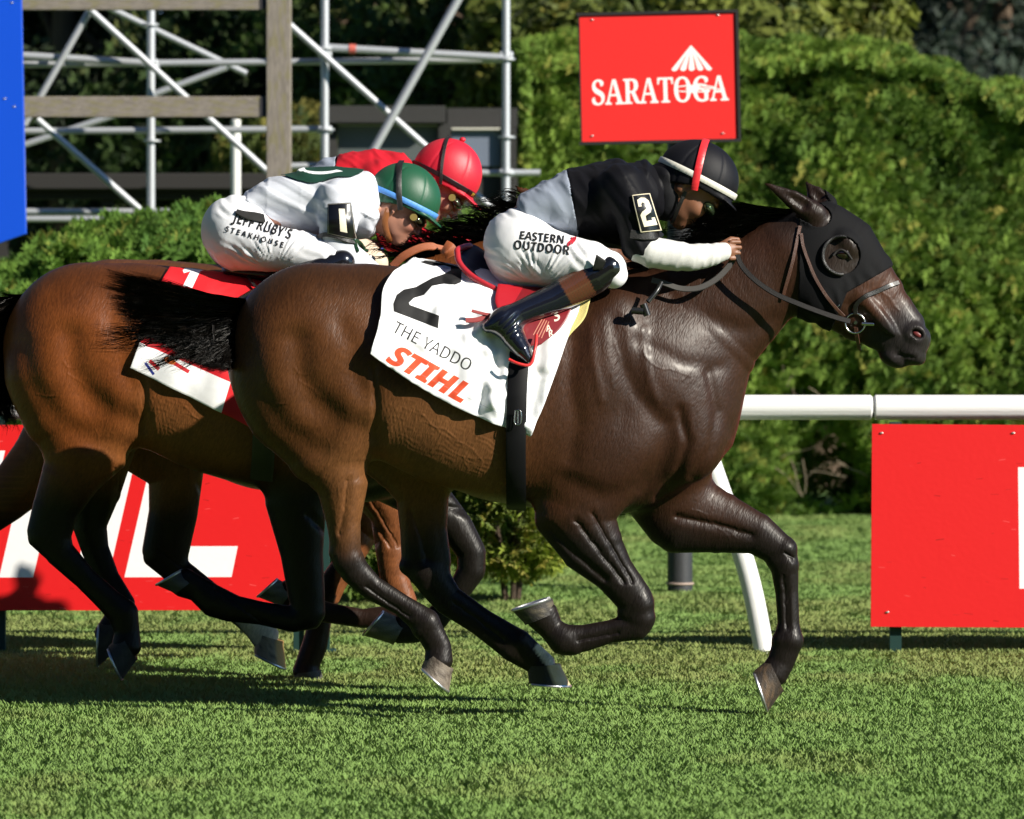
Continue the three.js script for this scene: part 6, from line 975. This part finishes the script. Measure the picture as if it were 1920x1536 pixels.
{
  const z = -16.2, prof = [[930, 96], [1000, 84], [1085, 78], [1250, 84], [1400, 92], [1560, 84], [1700, 104], [1800, 138], [1920, 186], [2060, 210], [2600, 240]], top = (x) => { const px = 960 + x * LENS / (EYE_Z - z); for (let i = 0; i + 1 < prof.length; i++) if (px <= prof[i + 1][0]) { const t = clamp((px - prof[i][0]) / (prof[i + 1][0] - prof[i][0])); return W(0, mix(prof[i][1], prof[i + 1][1], t), z).y; } return W(0, 240, z).y; };
  const p1 = W(1555, 890, z), p2 = W(1500, 760, z), p3 = W(1010, 270, z);
  hedge({ name: 'tall_hedge', label: 'tall shaggy bright green arborvitae hedge with a dark hollow near its foot', x0: hx(972, z), x1: hx(2500, z), z, depth: 1.8, top, density: 2700, size: 0.078, seed: 3, tones: GREENS, hollows: [[p1.x, p1.y, 0.30, 0.30], [p2.x, p2.y, 0.14, 0.16]] });
}
{
  const z = -9.6, top = (x) => { const px = 960 + x * LENS / (EYE_Z - z); return W(0, px < 220 ? mix(505, 408, sstep(-20, 200, px)) : px > 760 ? mix(403, 425, sstep(760, 960, px)) : 404, z).y - 0.06; };
  hedge({ name: 'clipped_hedge', label: 'lower neatly clipped green hedge in front of the scaffold', x0: hx(-420, z), x1: hx(940, z), z, depth: 1.3, top, density: 1300, size: 0.085, seed: 8, tones: [[0.06, 0.145, 0.020], [0.20, 0.345, 0.048], [0.38, 0.35, 0.07]], lump: 0.2 });
}
function globeShrub(name, label, c, rx, ry, n, seed, tones, group) {
  const root = thing(name, label, 'shrub', [c.x, 0, c.z], group), r = rng(seed), list = [];
  for (let i = 0; i < n; i++) { const d = V(r() - 0.5, r() - 0.5, r() - 0.5).normalize(), k = (0.62 + 0.38 * Math.pow(r(), 0.5)) * (0.85 + 0.35 * fbm(d.x * 2.5 + seed, d.y * 2.5, d.z * 2.5, 3)), p = V(c.x + d.x * rx * k, c.y + d.y * ry * k, c.z + d.z * rx * k); if (fbm(p.x * 6, p.y * 6, p.z * 6 + seed, 2) < 0.27) continue; const t = fbm(p.x * 4, p.y * 4, p.z * 4, 3); list.push({ p, n: d.clone().add(V((r() - 0.5) * 0.9, 0.4 + (r() - 0.5) * 0.6, (r() - 0.5) * 0.9)).normalize(), s: 0.075 * (0.7 + 0.7 * r()), roll: r() * 6.283, c: mix3(mix3(tones[0], tones[1], clamp(t * 1.6 - 0.3 + 0.4 * (r() - 0.5))), tones[2], r() < 0.2 ? 0.6 : 0) }); }
  foliage('foliage', SPRAY, list, root);
  for (let i = 0; i < 5; i++) { const a = i * 1.3; part('stem', tube([V(c.x + 0.03 * Math.cos(a), 0, c.z + 0.03 * Math.sin(a)), V(c.x + 0.07 * Math.cos(a), c.y * 0.5, c.z + 0.07 * Math.sin(a)), V(c.x + rx * 0.5 * Math.cos(a), c.y + 0.05, c.z + rx * 0.5 * Math.sin(a))], 0.014, 12, 7), barkMat, root); }
}
{
  const YG = [[0.10, 0.16, 0.018], [0.30, 0.37, 0.045], [0.48, 0.38, 0.07]];
  for (const [px, py, z, rx, ry, lb] of [[958, 1000, -6.7, 0.29, 0.40, 'rounded yellow green shrub with bare brown foot between rail and hedges'], [705, 985, -6.5, 0.30, 0.42, 'rounded darker shrub seen between the legs of the horses']]) { const c = W(px, py, z); c.y = 0.50; globeShrub('low_shrub', lb, c, rx, ry, 5200, Math.round(px), px > 900 ? YG : [[0.05, 0.10, 0.012], [0.17, 0.26, 0.03], [0.3, 0.28, 0.05]]); }
  const b = W(545, 330, -18.5); b.y = 1.4; const c = V(b.x, 1.5, -18.5); globeShrub('round_bush', 'round yellow green bush rising behind the timber post', c, 0.72, 1.42, 9000, 5, [[0.03, 0.06, 0.01], [0.15, 0.19, 0.03], [0.28, 0.23, 0.05]]);
}
function tree(name, label, px, z, h, rx, seed, tones, { base = 0.25, n = 4200, size = 0.2, clumps = 46 } = {}) {
  const x = hx(px, z), root = thing(name, label, 'tree', [x, 0, z], 'trees beyond the hedges'), r = rng(seed), list = [], cl = [];
  for (let i = 0; i < clumps; i++) { const v = r(), y = mix(h * base, h * 0.96, v), k = Math.sqrt(Math.max(0.05, 1 - Math.pow((v - 0.35) / 0.68, 2))), a = r() * 6.283, R = rx * k * (0.35 + 0.65 * Math.sqrt(r())); cl.push([V(x + Math.cos(a) * R, y, z + Math.sin(a) * R * 0.8), rx * (0.20 + 0.22 * r()), r()]); }
  for (let i = 0; i < n; i++) { const [c, R, tone] = cl[Math.floor(r() * clumps)], d = V(r() - 0.5, (r() - 0.42) * 0.9, r() - 0.5).normalize(), p = c.clone().addScaledVector(d, R * (0.55 + 0.45 * r())); p.y = Math.max(p.y, 0.15); list.push({ p, n: d, s: size * (0.7 + 0.7 * r()), roll: r() * 6.283, c: mix3(mix3(tones[0], tones[1], clamp(tone * 0.6 + 0.55 * r() - 0.05)), tones[2], r() < 0.08 ? 0.6 : 0) }); }
  foliage('crown', LEAF, list, root);
  part('trunk', (() => { const g = new THREE.CylinderGeometry(0.09, 0.19, h * 0.7, 10, 4); g.translate(x, h * 0.35, z); return g; })(), barkMat, root);
  for (let i = 0; i < 6; i++) { const c = cl[i][0], y0 = h * (0.25 + 0.06 * i); part('limb', tube([V(x, y0, z), V(mix(x, c.x, 0.5), mix(y0, c.y, 0.4), mix(z, c.z, 0.5)), c], 0.045, 10, 6), barkMat, root); }
}
{
  const dark = [[0.012, 0.026, 0.010], [0.050, 0.085, 0.026], [0.10, 0.12, 0.04]], mid = [[0.018, 0.040, 0.010], [0.085, 0.14, 0.028], [0.16, 0.17, 0.05]], yel = [[0.04, 0.07, 0.012], [0.20, 0.23, 0.035], [0.32, 0.27, 0.05]], blue = [[0.014, 0.026, 0.018], [0.035, 0.055, 0.036], [0.05, 0.07, 0.05]];
  tree('leafy_tree', 'dark green tree filling the gap beside the blue panel', 120, -27, 7.4, 2.6, 61, dark, { base: 0.08 });
  tree('leafy_tree', 'dark green tree behind the white post of the scaffold', 360, -29, 7.8, 2.7, 62, dark, { base: 0.08 });
  tree('leafy_tree', 'mid green tree behind the middle scaffold upright', 640, -26, 7.2, 2.2, 63, mid, { base: 0.1 });
  tree('leafy_tree', 'mid green tree with sunlit clumps above the black booth', 850, -25, 7.0, 2.0, 64, mid, { base: 0.12 });
  tree('leafy_tree', 'dark tree between the scaffold and the tall hedge', 1040, -29, 7.6, 2.4, 65, dark, { base: 0.08 });
  tree('yellow_green_tree', 'yellow green tree leaning over the red square sign', 1330, -22.5, 5.75, 1.7, 66, yel, { base: 0.35 });
  tree('yellow_green_tree', 'smaller yellow green tree rising above the tall hedge', 1545, -22.5, 5.25, 0.85, 67, yel, { base: 0.5, n: 1800, clumps: 22 });
  tree('dark_tree', 'deep blue green tree far behind the tall hedge', 1640, -40, 9.2, 3.2, 68, blue, { base: 0.05, size: 0.26 });
  tree('dark_tree', 'deep blue green tree at the far end of the tall hedge', 1880, -42, 9.4, 3.3, 69, blue, { base: 0.05, size: 0.26 });
  const r = rng(99); for (let i = 0; i < 9; i++) tree('distant_tree', 'tall dark tree in the far row closing off the view beyond all other trees', -260 + i * 310, -52 - 4 * r(), 11.5 + 2 * r(), 4.2, 80 + i, [[0.012, 0.022, 0.012], [0.03, 0.05, 0.026], [0.05, 0.06, 0.03]], { base: 0.02, n: 3600, size: 0.36, clumps: 60 });
}

// ---------------------------------------------------------------- grandstand behind the photographer: shuts off the low sky on that side
{
  const x0 = -48, x1 = 30, z0 = 27, root = thing('grandstand', 'long roofed grandstand facing the turf behind the photographer', 'grandstand', [(x0 + x1) / 2, 0, z0]);
  const grey = std({ color: lin(0.10, 0.095, 0.09), roughness: 0.9 }), green = std({ color: lin(0.03, 0.06, 0.035), roughness: 0.8 }), w = x1 - x0, xm = (x0 + x1) / 2;
  for (let i = 0; i < 12; i++) part('tier', new THREE.BoxGeometry(w, 0.6 + i * 0.55, 0.95).translate(xm, (0.6 + i * 0.55) / 2, z0 + i * 0.96), grey, root);
  part('roof', new THREE.BoxGeometry(w + 2, 0.3, 15).translate(xm, 11.5, z0 + 6), green, root);
  part('roof_fascia', new THREE.BoxGeometry(w + 2, 1.1, 0.2).translate(xm, 11.1, z0 - 1.65), green, root);
  part('back_wall', new THREE.BoxGeometry(w, 11.3, 0.3).translate(xm, 5.65, z0 + 12.5), grey, root);
  for (let i = 0; i < 12; i++) part('column', new THREE.CylinderGeometry(0.14, 0.14, 11.3, 12).translate(mix(x0 + 1, x1 - 1, i / 11), 5.65, z0 - 1), green, root);
}
renderer.render(scene, camera);
